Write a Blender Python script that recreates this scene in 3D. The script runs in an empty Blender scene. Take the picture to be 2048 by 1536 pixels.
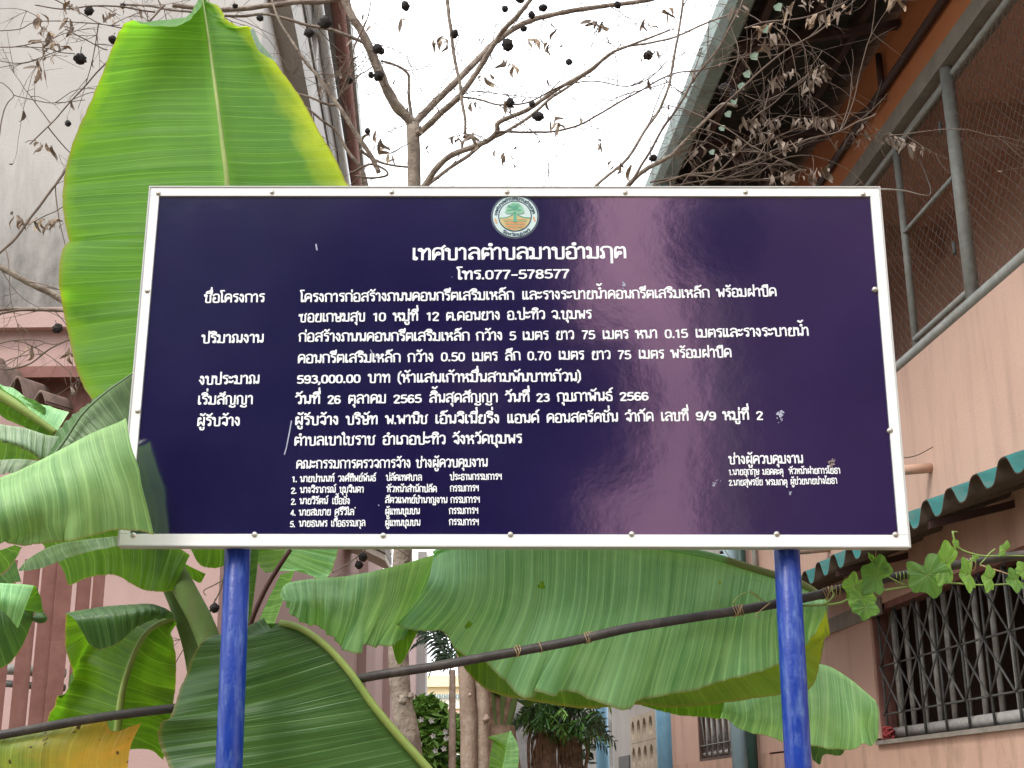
import bpy, math, random
import numpy as np
from mathutils import Vector, noise as mn
random.seed(11)
rng = random.Random(5)
S = bpy.context.scene
COL = S.collection
R = math.radians

# ------------------------------------------------------------------ camera, sky, sun, exposure
F = 2700.0                        # focal length measured in pixels of the 2048 px wide photograph
PITCH, ROLL = R(17.1), R(0.53)
EYE = Vector((0, 0, 1.5))
fw = Vector((0, math.cos(PITCH), math.sin(PITCH)))
up0 = Vector((0, -math.sin(PITCH), math.cos(PITCH)))
rt0 = Vector((1, 0, 0))
rt = rt0 * math.cos(ROLL) - up0 * math.sin(ROLL)
up = up0 * math.cos(ROLL) + rt0 * math.sin(ROLL)
cd = bpy.data.cameras.new('camera')
cam = bpy.data.objects.new('camera', cd)
COL.objects.link(cam)
from mathutils import Matrix
M3 = Matrix((rt, up, -fw)).transposed()
cam.matrix_world = Matrix.Translation(EYE) @ M3.to_4x4()
cd.sensor_width = 36
cd.lens = 36 * F / 2048
cd.clip_start = 0.05
cd.clip_end = 3000
S.camera = cam

SUN_EL, SUN_AZ = R(50), R(-140)     # azimuth from +Y towards +X
W = bpy.data.worlds.new('World')
S.world = W
W.use_nodes = True
nt = W.node_tree
bg = nt.nodes['Background']
sky = nt.nodes.new('ShaderNodeTexSky')
sky.sky_type = 'NISHITA'
sky.sun_disc = False
sky.sun_elevation = SUN_EL
sky.sun_rotation = SUN_AZ
sky.dust_density = 5.0
sky.air_density = 1.0
# thin white cloud cover over the whole sky, uneven in thickness
tc = nt.nodes.new('ShaderNodeTexCoord')
nz = nt.nodes.new('ShaderNodeTexNoise')
nz.inputs['Scale'].default_value = 2.2
nz.inputs['Detail'].default_value = 5
nt.links.new(tc.outputs['Generated'], nz.inputs['Vector'])
rp = nt.nodes.new('ShaderNodeMapRange')
rp.inputs[1].default_value = 0.35
rp.inputs[2].default_value = 0.65
rp.inputs[3].default_value = 0.80
rp.inputs[4].default_value = 0.96
nt.links.new(nz.outputs['Fac'], rp.inputs[0])
mx = nt.nodes.new('ShaderNodeMix')
mx.data_type = 'RGBA'
mx.inputs[7].default_value = (8.3, 8.5, 8.8, 1)
nt.links.new(rp.outputs[0], mx.inputs[0])
nt.links.new(sky.outputs[0], mx.inputs[6])
nt.links.new(mx.outputs[2], bg.inputs['Color'])
bg.inputs['Strength'].default_value = 0.15

sd = bpy.data.lights.new('sun', 'SUN')
sd.energy = 1.0
sd.angle = R(16)
sd.color = (1.0, 0.96, 0.9)
sun = bpy.data.objects.new('sun', sd)
COL.objects.link(sun)
sv = Vector((math.cos(SUN_EL) * math.sin(SUN_AZ), math.cos(SUN_EL) * math.cos(SUN_AZ), math.sin(SUN_EL)))
sun.rotation_euler = sv.to_track_quat('Z', 'Y').to_euler()
sun.location = (-8, -10, 25)
S.view_settings.view_transform = 'Standard'
S.view_settings.look = 'None'
S.view_settings.gamma = 1
S.view_settings.use_curve_mapping = False
S.view_settings.exposure = 1.28


def ray(px, py):
    return fw + rt * ((px - 1024) / F) + up * ((768 - py) / F)


def at(px, py, Y):
    """the point of the place that the photograph shows at (px, py), Y metres in front of the eye"""
    d = ray(px, py)
    return EYE + d * (Y / d.y)


# ------------------------------------------------------------------ helpers
def tag(o, label=None, cat=None, group=None, kind=None):
    if label: o['label'] = label
    if cat: o['category'] = cat
    if group: o['group'] = group
    if kind: o['kind'] = kind
    return o


def empty(name, loc, label=None, cat=None, group=None):
    o = bpy.data.objects.new(name, None)
    o.location = loc
    o.empty_display_size = 0.1
    COL.objects.link(o)
    return tag(o, label, cat, group)


class MB:
    def __init__(s):
        s.v = []; s.f = []; s.uv = {}; s.sm = []

    def add(s, vs, fs, smooth=False, uvs=None):
        b = len(s.v)
        s.v += [tuple(q) for q in vs]
        if uvs:
            for i, u in enumerate(uvs): s.uv[b + i] = u
        for f in fs:
            s.f.append(tuple(b + i for i in f)); s.sm.append(smooth)
        return s

    def box(s, a, b):
        x0, y0, z0 = a; x1, y1, z1 = b
        vs = [(x, y, z) for x in (x0, x1) for y in (y0, y1) for z in (z0, z1)]
        return s.add(vs, [(0, 1, 3, 2), (4, 6, 7, 5), (0, 4, 5, 1), (2, 3, 7, 6), (0, 2, 6, 4), (1, 5, 7, 3)])

    def hexa(s, vs):
        return s.add(vs, [(0, 1, 3, 2), (4, 6, 7, 5), (0, 4, 5, 1), (2, 3, 7, 6), (0, 2, 6, 4), (1, 5, 7, 3)])

    def tube(s, pts, rad, n=8, caps=True, flat=1.0, bump=0.0):
        pts = [Vector(p) for p in pts]
        m = len(pts)
        if not hasattr(rad, '__len__'): rad = [rad] * m
        vs = []; uvs = []; fs = []
        nrm = None; L = 0
        for i, p in enumerate(pts):
            t = (pts[min(i + 1, m - 1)] - pts[max(i - 1, 0)])
            if t.length < 1e-9: t = Vector((0, 0, 1))
            t.normalize()
            if nrm is None:
                nrm = t.orthogonal().normalized() if abs(t.y) > .9 else t.cross(Vector((0, 1, 0))).normalized()
            nrm = (nrm - t * nrm.dot(t))
            if nrm.length < 1e-6: nrm = t.orthogonal()
            nrm.normalize()
            bi = t.cross(nrm)
            if i: L += (p - pts[i - 1]).length
            for k in range(n):
                a = 2 * math.pi * k / n
                r = rad[i]
                if bump: r *= 1 + bump * mn.noise(Vector((math.cos(a) * 1.5, math.sin(a) * 1.5, L / max(rad[i], .004) * .35)) + Vector((p.x, 0, 0)))
                vs.append(p + nrm * math.cos(a) * r + bi * math.sin(a) * r * flat)
                uvs.append((k / n, L))
        for i in range(m - 1):
            for k in range(n):
                a = i * n + k; b = i * n + (k + 1) % n
                fs.append((a, b, b + n, a + n))
        if caps:
            fs.append(tuple(range(n - 1, -1, -1))); fs.append(tuple((m - 1) * n + k for k in range(n)))
        return s.add(vs, fs, True, uvs)

    def ball(s, c, r, n=8, m=6, lump=0.0, sq=(1, 1, 1)):
        c = Vector(c); vs = []; fs = []
        for i in range(m + 1):
            th = math.pi * i / m
            for k in range(n):
                a = 2 * math.pi * k / n
                d = Vector((math.sin(th) * math.cos(a), math.sin(th) * math.sin(a), math.cos(th)))
                rr = r * (1 + lump * mn.noise(d * 2.3 + c * 9))
                vs.append(c + Vector((d.x * sq[0], d.y * sq[1], d.z * sq[2])) * rr)
        for i in range(m):
            for k in range(n):
                a = i * n + k; b = i * n + (k + 1) % n
                fs.append((a, a + n, b + n, b))
        return s.add(vs, fs, True)

    def build(s, name, mat, parent=None, **kw):
        me = bpy.data.meshes.new(name)
        me.from_pydata(s.v, [], s.f)
        if s.uv:
            ul = me.uv_layers.new(name='UVMap')
            vi = np.empty(len(me.loops), dtype=np.int32); me.loops.foreach_get('vertex_index', vi)
            arr = np.zeros((len(s.v), 2), dtype=np.float32)
            for k, u in s.uv.items(): arr[k] = u
            ul.data.foreach_set('uv', arr[vi].ravel())
        me.polygons.foreach_set('use_smooth', s.sm)
        if mat: me.materials.append(mat)
        me.update()
        o = bpy.data.objects.new(name, me)
        COL.objects.link(o)
        if parent:
            o.parent = parent
            o.matrix_parent_inverse = Matrix.Translation(-world_loc(parent))
        return tag(o, **kw)


def world_loc(o):
    """roots are only translated, never rotated; parts carry world coordinates"""
    return o.location.copy() if o and o.parent is None else Vector((0, 0, 0))


def catmull(pts, n):
    """n points evenly spaced along a smooth curve through pts"""
    P = [np.array(p, float) for p in pts]
    if len(P) == 2:
        return [P[0] + (P[1] - P[0]) * i / (n - 1) for i in range(n)]
    Q = [2 * P[0] - P[1]] + P + [2 * P[-1] - P[-2]]
    dense = []
    for i in range(1, len(Q) - 2):
        a, b, c, d = Q[i - 1:i + 3]
        for k in range(16):
            t = k / 16
            dense.append(.5 * ((2 * b) + (c - a) * t + (2 * a - 5 * b + 4 * c - d) * t * t + (3 * b - a - 3 * c + d) * t ** 3))
    dense.append(P[-1])
    D = np.array(dense)
    sl = np.concatenate([[0], np.cumsum(np.linalg.norm(np.diff(D, axis=0), axis=1))])
    tt = np.linspace(0, sl[-1], n)
    return [np.array([np.interp(t, sl, D[:, k]) for k in range(D.shape[1])]) for t in tt]


def catmull_idx(pts, n):
    """n points at even steps of the control points' own numbering, so that two curves keep their rows together"""
    P = [np.array(p, float) for p in pts]; m = len(P) - 1
    Q = [2 * P[0] - P[1]] + P + [2 * P[-1] - P[-2]]
    out = []
    for j in range(n):
        t = j / (n - 1) * m; i = min(int(t), m - 1); t -= i
        a, b, c, d = Q[i:i + 4]
        out.append(.5 * ((2 * b) + (c - a) * t + (2 * a - 5 * b + 4 * c - d) * t * t + (3 * b - a - 3 * c + d) * t ** 3))
    return out


# ------------------------------------------------------------------ materials
def mat(name, c1, c2=None, rough=0.6, scale=4.0, bump=0.0, bscale=40.0, spec=0.4, metal=0.0, stain=None, stain_amt=0.0,
        stain_scale=(1, 1, 1), coord='Object', detail=6, c3=None, streak=0.0, sub=0.0):
    m = bpy.data.materials.new(name)
    m.use_nodes = True
    t = m.node_tree
    b = t.nodes['Principled BSDF']
    b.inputs['Roughness'].default_value = rough
    b.inputs['Specular IOR Level'].default_value = spec
    b.inputs['Metallic'].default_value = metal
    tcn = t.nodes.new('ShaderNodeTexCoord')
    src = tcn.outputs[coord]
    c2 = c2 or tuple(x * .85 for x in c1)
    n = t.nodes.new('ShaderNodeTexNoise'); n.inputs['Scale'].default_value = scale; n.inputs['Detail'].default_value = detail
    n.inputs['Roughness'].default_value = .62
    t.links.new(src, n.inputs['Vector'])
    r = t.nodes.new('ShaderNodeValToRGB')
    r.color_ramp.elements[0].position = .33; r.color_ramp.elements[1].position = .68
    r.color_ramp.elements[0].color = (*c2, 1); r.color_ramp.elements[1].color = (*c1, 1)
    t.links.new(n.outputs['Fac'], r.inputs[0])
    out = r.outputs[0]
    if stain:
        mp = t.nodes.new('ShaderNodeMapping'); mp.inputs['Scale'].default_value = stain_scale
        t.links.new(src, mp.inputs['Vector'])
        n2 = t.nodes.new('ShaderNodeTexNoise'); n2.inputs['Scale'].default_value = 1.0; n2.inputs['Detail'].default_value = 7
        n2.inputs['Roughness'].default_value = .65
        t.links.new(mp.outputs[0], n2.inputs['Vector'])
        mr = t.nodes.new('ShaderNodeMapRange'); mr.inputs[1].default_value = .50; mr.inputs[2].default_value = .74
        mr.inputs[4].default_value = stain_amt
        t.links.new(n2.outputs['Fac'], mr.inputs[0])
        mm = t.nodes.new('ShaderNodeMix'); mm.data_type = 'RGBA'
        mm.inputs[7].default_value = (*stain, 1)
        t.links.new(mr.outputs[0], mm.inputs[0]); t.links.new(out, mm.inputs[6])
        out = mm.outputs[2]
    t.links.new(out, b.inputs['Base Color'])
    if bump:
        n3 = t.nodes.new('ShaderNodeTexNoise'); n3.inputs['Scale'].default_value = bscale; n3.inputs['Detail'].default_value = 4
        t.links.new(src, n3.inputs['Vector'])
        bp = t.nodes.new('ShaderNodeBump'); bp.inputs['Strength'].default_value = bump; bp.inputs['Distance'].default_value = .01
        t.links.new(n3.outputs['Fac'], bp.inputs['Height']); t.links.new(bp.outputs[0], b.inputs['Normal'])
    return m


def leaf_mat(name, dark, light, margin=None, margin_w=.1, trans=.4, rough=.42, uscale=1.0, spot=0.0, spec=.5, tcol=None, bstr=.35, margin_u=None, blotch=1.0):
    """blade of a banana leaf: UV.x runs along the midrib in metres, UV.y from the midrib (0) to the margin (1)"""
    m = bpy.data.materials.new(name)
    m.use_nodes = True
    t = m.node_tree; L = t.links.new; N = t.nodes.new
    b = t.nodes['Principled BSDF']
    b.inputs['Roughness'].default_value = rough
    b.inputs['Specular IOR Level'].default_value = spec
    uv = N('ShaderNodeUVMap'); uv.uv_map = 'UVMap'
    sp = N('ShaderNodeSeparateXYZ'); L(uv.outputs[0], sp.inputs[0])

    def noise(sx, sy, sc=1.0, det=3):
        mp = N('ShaderNodeMapping'); mp.inputs['Scale'].default_value = (sx, sy, 1)
        L(uv.outputs[0], mp.inputs['Vector'])
        n = N('ShaderNodeTexNoise'); n.noise_dimensions = '2D'; n.inputs['Scale'].default_value = sc; n.inputs['Detail'].default_value = det
        n.inputs['Roughness'].default_value = .6
        L(mp.outputs[0], n.inputs['Vector'])
        return n.outputs['Fac']
    fine = noise(170 * uscale, .5)
    mid = noise(38 * uscale, .3, det=2)
    bl = noise(5 * uscale, 2.0, det=4)
    jit = noise(7 * uscale, .25, det=2)
    j1 = N('ShaderNodeMath'); j1.operation = 'MULTIPLY'; j1.inputs[1].default_value = 2.6; L(jit, j1.inputs[0])
    j2 = N('ShaderNodeMath'); j2.operation = 'MULTIPLY_ADD'; j2.inputs[1].default_value = 30 * uscale; L(sp.outputs[0], j2.inputs[0]); L(j1.outputs[0], j2.inputs[2])
    j3 = N('ShaderNodeMath'); j3.operation = 'PINGPONG'; j3.inputs[1].default_value = .5; L(j2.outputs[0], j3.inputs[0])
    vein = N('ShaderNodeMapRange'); vein.inputs[1].default_value = .0; vein.inputs[2].default_value = .085; vein.inputs[3].default_value = 1.0; vein.inputs[4].default_value = .0
    L(j3.outputs[0], vein.inputs[0])
    a1 = N('ShaderNodeMath'); a1.operation = 'MULTIPLY_ADD'; a1.inputs[1].default_value = .45; L(fine, a1.inputs[0])
    a2 = N('ShaderNodeMath'); a2.operation = 'MULTIPLY_ADD'; a2.inputs[1].default_value = .7; L(mid, a2.inputs[0])
    a3 = N('ShaderNodeMath'); a3.operation = 'MULTIPLY'; a3.inputs[1].default_value = .55 * blotch; L(bl, a3.inputs[0])
    L(a3.outputs[0], a2.inputs[2]); L(a2.outputs[0], a1.inputs[2])
    rp = N('ShaderNodeMapRange'); rp.inputs[1].default_value = .60 + .27 * (blotch - 1); rp.inputs[2].default_value = 1.10 + .27 * (blotch - 1)
    L(a1.outputs[0], rp.inputs[0])
    mx = N('ShaderNodeMix'); mx.data_type = 'RGBA'
    mx.inputs[6].default_value = (*dark, 1); mx.inputs[7].default_value = (*light, 1)
    L(rp.outputs[0], mx.inputs[0])
    out = mx.outputs[2]
    mv = N('ShaderNodeMix'); mv.data_type = 'RGBA'; mv.inputs[7].default_value = tuple(min(1, x * 1.35 + .02) for x in light) + (1,)
    vm = N('ShaderNodeMath'); vm.operation = 'MULTIPLY'; vm.inputs[1].default_value = .55; L(vein.outputs[0], vm.inputs[0])
    L(vm.outputs[0], mv.inputs[0]); L(out, mv.inputs[6]); out = mv.outputs[2]
    # coloured margin
    if margin:
        r2 = N('ShaderNodeMapRange'); r2.inputs[1].default_value = 1 - margin_w; r2.inputs[2].default_value = 1.0
        nn = noise(6, 3, det=4)
        ad = N('ShaderNodeMath'); ad.operation = 'MULTIPLY_ADD'; ad.inputs[1].default_value = .35; L(nn, ad.inputs[0])
        if margin_u is None: L(sp.outputs[1], ad.inputs[2])
        else:
            mu = N('ShaderNodeMapRange'); mu.inputs[1].default_value = margin_u[0]; mu.inputs[2].default_value = margin_u[1]
            L(sp.outputs[0], mu.inputs[0]); L(mu.outputs[0], ad.inputs[2])
        sb = N('ShaderNodeMath'); sb.operation = 'SUBTRACT'; sb.inputs[1].default_value = .175; L(ad.outputs[0], sb.inputs[0])
        L(sb.outputs[0], r2.inputs[0])
        m2 = N('ShaderNodeMix'); m2.data_type = 'RGBA'; m2.inputs[7].default_value = (*margin, 1)
        L(r2.outputs[0], m2.inputs[0]); L(out, m2.inputs[6]); out = m2.outputs[2]
    # thin pale line at the very margin and by the midrib
    r3 = N('ShaderNodeMapRange'); r3.inputs[1].default_value = .972; r3.inputs[2].default_value = 1.0; r3.inputs[4].default_value = .7
    L(sp.outputs[1], r3.inputs[0])
    m3 = N('ShaderNodeMix'); m3.data_type = 'RGBA'; m3.inputs[7].default_value = (.24, .19, .06, 1)
    L(r3.outputs[0], m3.inputs[0]); L(out, m3.inputs[6]); out = m3.outputs[2]
    r4 = N('ShaderNodeMapRange'); r4.inputs[1].default_value = .10; r4.inputs[2].default_value = .0; r4.inputs[4].default_value = .45
    L(sp.outputs[1], r4.inputs[0])
    m4 = N('ShaderNodeMix'); m4.data_type = 'RGBA'; m4.inputs[7].default_value = tuple(min(1, x * 1.5) for x in light) + (1,)
    L(r4.outputs[0], m4.inputs[0]); L(out, m4.inputs[6]); out = m4.outputs[2]
    if spot:
        s1 = noise(26, 5, det=2)
        r5 = N('ShaderNodeMapRange'); r5.inputs[1].default_value = .70; r5.inputs[2].default_value = .73; r5.inputs[4].default_value = spot
        L(s1, r5.inputs[0])
        m5 = N('ShaderNodeMix'); m5.data_type = 'RGBA'; m5.inputs[7].default_value = (.05, .025, .01, 1)
        L(r5.outputs[0], m5.inputs[0]); L(out, m5.inputs[6]); out = m5.outputs[2]
    L(out, b.inputs['Base Color'])
    bp = N('ShaderNodeBump'); bp.inputs['Strength'].default_value = bstr; bp.inputs['Distance'].default_value = .006
    hb = N('ShaderNodeMath'); hb.operation = 'MULTIPLY_ADD'; hb.inputs[1].default_value = .35; L(fine, hb.inputs[0])
    hc_ = N('ShaderNodeMath'); hc_.operation = 'MULTIPLY_ADD'; hc_.inputs[1].default_value = .5; L(vein.outputs[0], hc_.inputs[0]); L(mid, hc_.inputs[2]); L(hc_.outputs[0], hb.inputs[2])
    L(hb.outputs[0], bp.inputs['Height']); L(bp.outputs[0], b.inputs['Normal'])
    tr = N('ShaderNodeBsdfTranslucent')
    tm = N('ShaderNodeMix'); tm.data_type = 'RGBA'; tm.blend_type = 'MULTIPLY'; tm.inputs[0].default_value = 1
    tm.inputs[7].default_value = (*(tcol or (1.9, 1.9, .7)), 1)
    L(out, tm.inputs[6]); L(tm.outputs[2], tr.inputs['Color']); L(bp.outputs[0], tr.inputs['Normal'])
    ms = N('ShaderNodeMixShader'); ms.inputs[0].default_value = trans
    L(b.outputs[0], ms.inputs[1]); L(tr.outputs[0], ms.inputs[2])
    L(ms.outputs[0], t.nodes['Material Output'].inputs[0])
    return m


M = {}
PINK = (.57, .385, .305)
M['pink'] = mat('pink_render', PINK, (.53, .35, .275), .85, 1.3, .25, 60, .2, stain=(.30, .20, .16), stain_amt=.45, stain_scale=(5, 5, .5))
M['pink_low'] = mat('weathered_pink_render', (.57, .375, .285), (.50, .32, .24), .88, 1.6, .3, 60, .2, stain=(.24, .17, .125), stain_amt=.75, stain_scale=(4.5, 4.5, 1.6))
M['pink_in'] = mat('pale_pink_gallery', (.72, .47, .37), (.66, .42, .33), .85, 1.3, .2, 60, .2, stain=(.4, .27, .2), stain_amt=.3, stain_scale=(3, 3, 1))
M['orange'] = mat('orange_render', (.52, .20, .085), (.46, .17, .07), .85, 1.5, .2, 60, .2, stain=(.2, .12, .09), stain_amt=.35, stain_scale=(2, 2, 1))
M['concrete'] = mat('bare_concrete', (.30, .27, .23), (.22, .20, .17), .9, 5, .4, 50, .2, stain=(.12, .11, .09), stain_amt=.5, stain_scale=(2, 2, 2))
M['white_wall'] = mat('white_render', (.40, .385, .36), (.37, .35, .325), .88, 1.0, .25, 60, .2, stain=(.22, .20, .185), stain_amt=.38, stain_scale=(1.4, 1.4, .22))
M['white_front'] = mat('white_render_with_mould', (.40, .385, .36), (.37, .35, .325), .88, 1.0, .25, 60, .2, stain=(.22, .20, .185), stain_amt=.38, stain_scale=(1.4, 1.4, .22))
def add_mould(m):
    t = m.node_tree; L = t.links.new; N = t.nodes.new; b = t.nodes['Principled BSDF']
    src = b.inputs['Base Color'].links[0].from_socket
    tc_ = N('ShaderNodeTexCoord'); sp = N('ShaderNodeSeparateXYZ'); L(tc_.outputs['Object'], sp.inputs[0])
    def nz_(sc, det):
        mp = N('ShaderNodeMapping'); mp.inputs['Scale'].default_value = sc; L(tc_.outputs['Object'], mp.inputs['Vector'])
        n = N('ShaderNodeTexNoise'); n.inputs['Scale'].default_value = 1; n.inputs['Detail'].default_value = det; n.inputs['Roughness'].default_value = .68; L(mp.outputs[0], n.inputs['Vector']); return n.outputs['Fac']
    h = N('ShaderNodeMapRange'); h.inputs[1].default_value = 6.9; h.inputs[2].default_value = 4.95; L(sp.outputs[2], h.inputs[0])
    a = N('ShaderNodeMath'); a.operation = 'MULTIPLY_ADD'; a.inputs[1].default_value = 1.5; L(nz_((3.2, 3, .55), 8), a.inputs[0]); L(h.outputs[0], a.inputs[2])
    r = N('ShaderNodeMapRange'); r.inputs[1].default_value = 1.22; r.inputs[2].default_value = 1.85; r.inputs[4].default_value = .9; L(a.outputs[0], r.inputs[0])
    c = N('ShaderNodeValToRGB'); c.color_ramp.elements[0].color = (.05, .047, .043, 1); c.color_ramp.elements[1].color = (.20, .185, .17, 1); c.color_ramp.elements[0].position = .35; c.color_ramp.elements[1].position = .65
    L(nz_((7, 7, 5), 8), c.inputs[0])
    mxn = N('ShaderNodeMix'); mxn.data_type = 'RGBA'; L(r.outputs[0], mxn.inputs[0]); L(src, mxn.inputs[6]); L(c.outputs[0], mxn.inputs[7]); L(mxn.outputs[2], b.inputs['Base Color'])
add_mould(M['white_front'])
M['grey_wall'] = mat('stained_grey_render', (.34, .33, .31), (.22, .21, .20), .9, 2.0, .3, 50, .2, stain=(.06, .06, .055), stain_amt=.85, stain_scale=(1.2, 1.2, .9))
M['mould'] = mat('mouldy_render', (.26, .245, .225), (.12, .11, .10), .92, 2.6, .4, 40, .1, stain=(.06, .055, .05), stain_amt=.8, stain_scale=(3.5, 3.5, 2.2))
M['lpink'] = mat('dusty_pink_render', (.44, .305, .28), (.40, .275, .25), .88, 1.5, .25, 60, .2, stain=(.3, .2, .17), stain_amt=.3, stain_scale=(2, 2, .5))
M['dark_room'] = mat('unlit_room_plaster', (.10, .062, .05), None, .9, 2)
M['galv'] = mat('grey_painted_steel', (.34, .35, .32), (.22, .23, .21), .55, 18, .15, 60, .5, stain=(.16, .12, .09), stain_amt=.5, stain_scale=(9, 9, 9))
M['bar'] = mat('dull_iron', (.13, .13, .125), (.075, .075, .072), .6, 25, .1, 60, .4)
M['bar_pale'] = mat('grey_round_bars', (.48, .47, .44), (.30, .29, .27), .6, 12, .1, 60, .4)
M['wire'] = mat('weathered_wire', (.16, .125, .10), None, .6, 10)
M['teal'] = mat('teal_fibre_cement', (.035, .165, .155), (.025, .115, .11), .75, 6, .2, 80, .25, stain=(.12, .14, .12), stain_amt=.6, stain_scale=(9, 9, 9))
M['under'] = mat('dusty_fibre_cement', (.12, .095, .075), (.07, .055, .042), .9, 6, .2, 50, .1)
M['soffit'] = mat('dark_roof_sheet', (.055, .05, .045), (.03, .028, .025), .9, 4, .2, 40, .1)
M['gutter'] = mat('pale_green_gutter', (.30, .40, .37), (.20, .25, .23), .5, 5, .1, 40, .4, stain=(.12, .10, .08), stain_amt=.6, stain_scale=(4, 4, 4))
M['pvc'] = mat('blue_pvc', (.16, .33, .45), (.12, .27, .38), .4, 6, 0, 40, .4, stain=(.10, .12, .14), stain_amt=.4, stain_scale=(6, 6, 2))
M['pvc_pale'] = mat('pale_blue_pvc', (.30, .42, .47), (.24, .35, .40), .4, 6, 0)
M['dgreen'] = mat('dark_green_pipe', (.03, .075, .065), None, .5)
M['maroon'] = mat('maroon_paint', (.24, .115, .095), (.18, .08, .065), .75, 9, .2, 60, .25, stain=(.25, .16, .13), stain_amt=.35, stain_scale=(8, 8, 2))
M['duct'] = mat('dark_brown_conduit', (.06, .03, .025), None, .7, 6)
M['bark'] = mat('grey_brown_bark', (.30, .25, .205), (.13, .10, .08), .92, 14, .9, 55, .1, stain=(.40, .35, .28), stain_amt=.5, stain_scale=(9, 9, 5))
M['twig'] = mat('dry_twig', (.17, .125, .095), (.09, .065, .05), .9, 8, 0)
M['trunk2'] = mat('smooth_brown_bark', (.33, .25, .195), (.21, .15, .115), .9, 7, .6, 70, .1, stain=(.42, .37, .32), stain_amt=.5, stain_scale=(30, 30, 30))
M['fruit'] = mat('blackened_fruit', (.055, .047, .045), (.018, .015, .015), .8, 30, .8, 60, .25)
M['dry'] = mat('dried_leaf_brown', (.36, .27, .19), (.19, .135, .095), .85, 12, .2, 60, .15)
M['dry_grey'] = mat('dried_leaf_grey', (.25, .20, .16), (.12, .09, .07), .85, 12, .2, 60, .15)
M['frame'] = mat('white_painted_frame', (.80, .81, .78), (.76, .77, .74), .35, 3, 0, 40, .5)
M['lip'] = mat('aluminium_lip', (.50, .50, .48), (.44, .44, .42), .4, 6, 0, 40, .5)
M['rivet'] = mat('zinc_rivet', (.62, .60, .55), (.40, .37, .30), .35, 60, 0, 40, .6, metal=.7)
M['post'] = mat('cobalt_blue_enamel', (.007, .036, .26), (.005, .026, .20), .36, 6, .14, 60, .33, stain=(.14, .22, .40), stain_amt=.5, stain_scale=(60, 60, 14))
M['ink'] = mat('white_vinyl_letters', (.78, .80, .80), (.74, .76, .76), .5, 3)
M['pipe'] = mat('black_rubber_pipe', (.05, .042, .038), (.03, .025, .023), .55, 20, .2, 60, .35, stain=(.14, .11, .085), stain_amt=.5, stain_scale=(14, 14, 14))
M['straw'] = mat('dry_tendril', (.42, .30, .15), None, .8, 10)
M['stem'] = mat('banana_stalk', (.13, .21, .055), (.08, .14, .035), .5, 5, .2, 40, .35, stain=(.17, .12, .06), stain_amt=.45, stain_scale=(12, 12, 3))
M['stem_pale'] = mat('banana_midrib', (.26, .33, .08), (.17, .25, .05), .45, 7, .1, 40, .4)
M['vine_stem'] = mat('vine_stem', (.24, .33, .08), (.17, .26, .06), .5, 9)
M['ground'] = mat('bare_earth', (.22, .18, .13), (.15, .12, .085), .95, 1.2, .5, 20, .1, coord='Object')
M['hedge'] = mat('shrub_leaf', (.075, .20, .035), (.03, .10, .02), .5, 9, 0, 40, .4)
M['hedge_light'] = mat('fresh_shrub_leaf', (.24, .46, .08), (.14, .30, .05), .5, 9, 0, 40, .4)
M['darkleaf'] = mat('dark_glossy_leaf', (.035, .085, .035), (.018, .045, .02), .4, 9, 0, 40, .5)
M['reflection_leaf'] = mat('dull_dark_leaf', (.022, .035, .026), (.010, .016, .014), .8, 9, 0, 40, .1)
M['root'] = mat('fibrous_root', (.34, .23, .16), (.12, .08, .055), .95, 12, .9, 45, .1)
M['cream'] = mat('cream_render', (.72, .60, .38), (.68, .56, .35), .85, 1)
M['cream_white'] = mat('white_band', (.74, .70, .60), None, .85, 1)
M['window_glass'] = mat('bluish_window_glass', (.22, .32, .33), (.15, .22, .24), .15, 1, spec=.6)
M['vent'] = mat('vent_block', (.46, .40, .31), (.34, .29, .22), .9, 4, .3, 50, .1)
M['vent_dark'] = mat('vent_hollow', (.12, .10, .07), None, .9, 6)
M['tile_roof'] = mat('orange_roof_tile', (.45, .16, .08), None, .8, 4)
M['brown_sheet'] = mat('brown_corrugated_sheet', (.22, .15, .12), (.12, .08, .065), .8, 6, .2)
M['red'] = mat('red_rag', (.35, .05, .05), (.2, .03, .03), .8, 20)

# purple vinyl face of the sign: glossy, a little wavy, with dust
pm = bpy.data.materials.new('navy_purple_vinyl'); pm.use_nodes = True
t = pm.node_tree; L = t.links.new; N = t.nodes.new
b = t.nodes['Principled BSDF']
b.inputs['Roughness'].default_value = .11
b.inputs['IOR'].default_value = 2.8
tcn = N('ShaderNodeTexCoord')
n1 = N('ShaderNodeTexNoise'); n1.inputs['Scale'].default_value = 2.5; n1.inputs['Detail'].default_value = 8; n1.inputs['Roughness'].default_value = .7
L(tcn.outputs['Object'], n1.inputs['Vector'])
r1 = N('ShaderNodeValToRGB')
r1.color_ramp.elements[0].color = (.008, .005, .046, 1); r1.color_ramp.elements[1].color = (.016, .010, .062, 1)
r1.color_ramp.elements[0].position = .35; r1.color_ramp.elements[1].position = .7
L(n1.outputs['Fac'], r1.inputs[0])
vo = N('ShaderNodeTexVoronoi'); vo.inputs['Scale'].default_value = 16; vo.feature = 'F1'
L(tcn.outputs['Object'], vo.inputs['Vector'])
sep = N('ShaderNodeSeparateColor'); L(vo.outputs['Color'], sep.inputs[0])
rad = N('ShaderNodeMapRange'); rad.inputs[1].default_value = .80; rad.inputs[2].default_value = 1.0; rad.inputs[3].default_value = 0; rad.inputs[4].default_value = .05
L(sep.outputs[0], rad.inputs[0])
lt = N('ShaderNodeMath'); lt.operation = 'LESS_THAN'; L(vo.outputs['Distance'], lt.inputs[0]); L(rad.outputs[0], lt.inputs[1])
dm = N('ShaderNodeMath'); dm.operation = 'MULTIPLY'; L(lt.outputs[0], dm.inputs[0])
dm.inputs[1].default_value = .6
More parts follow.
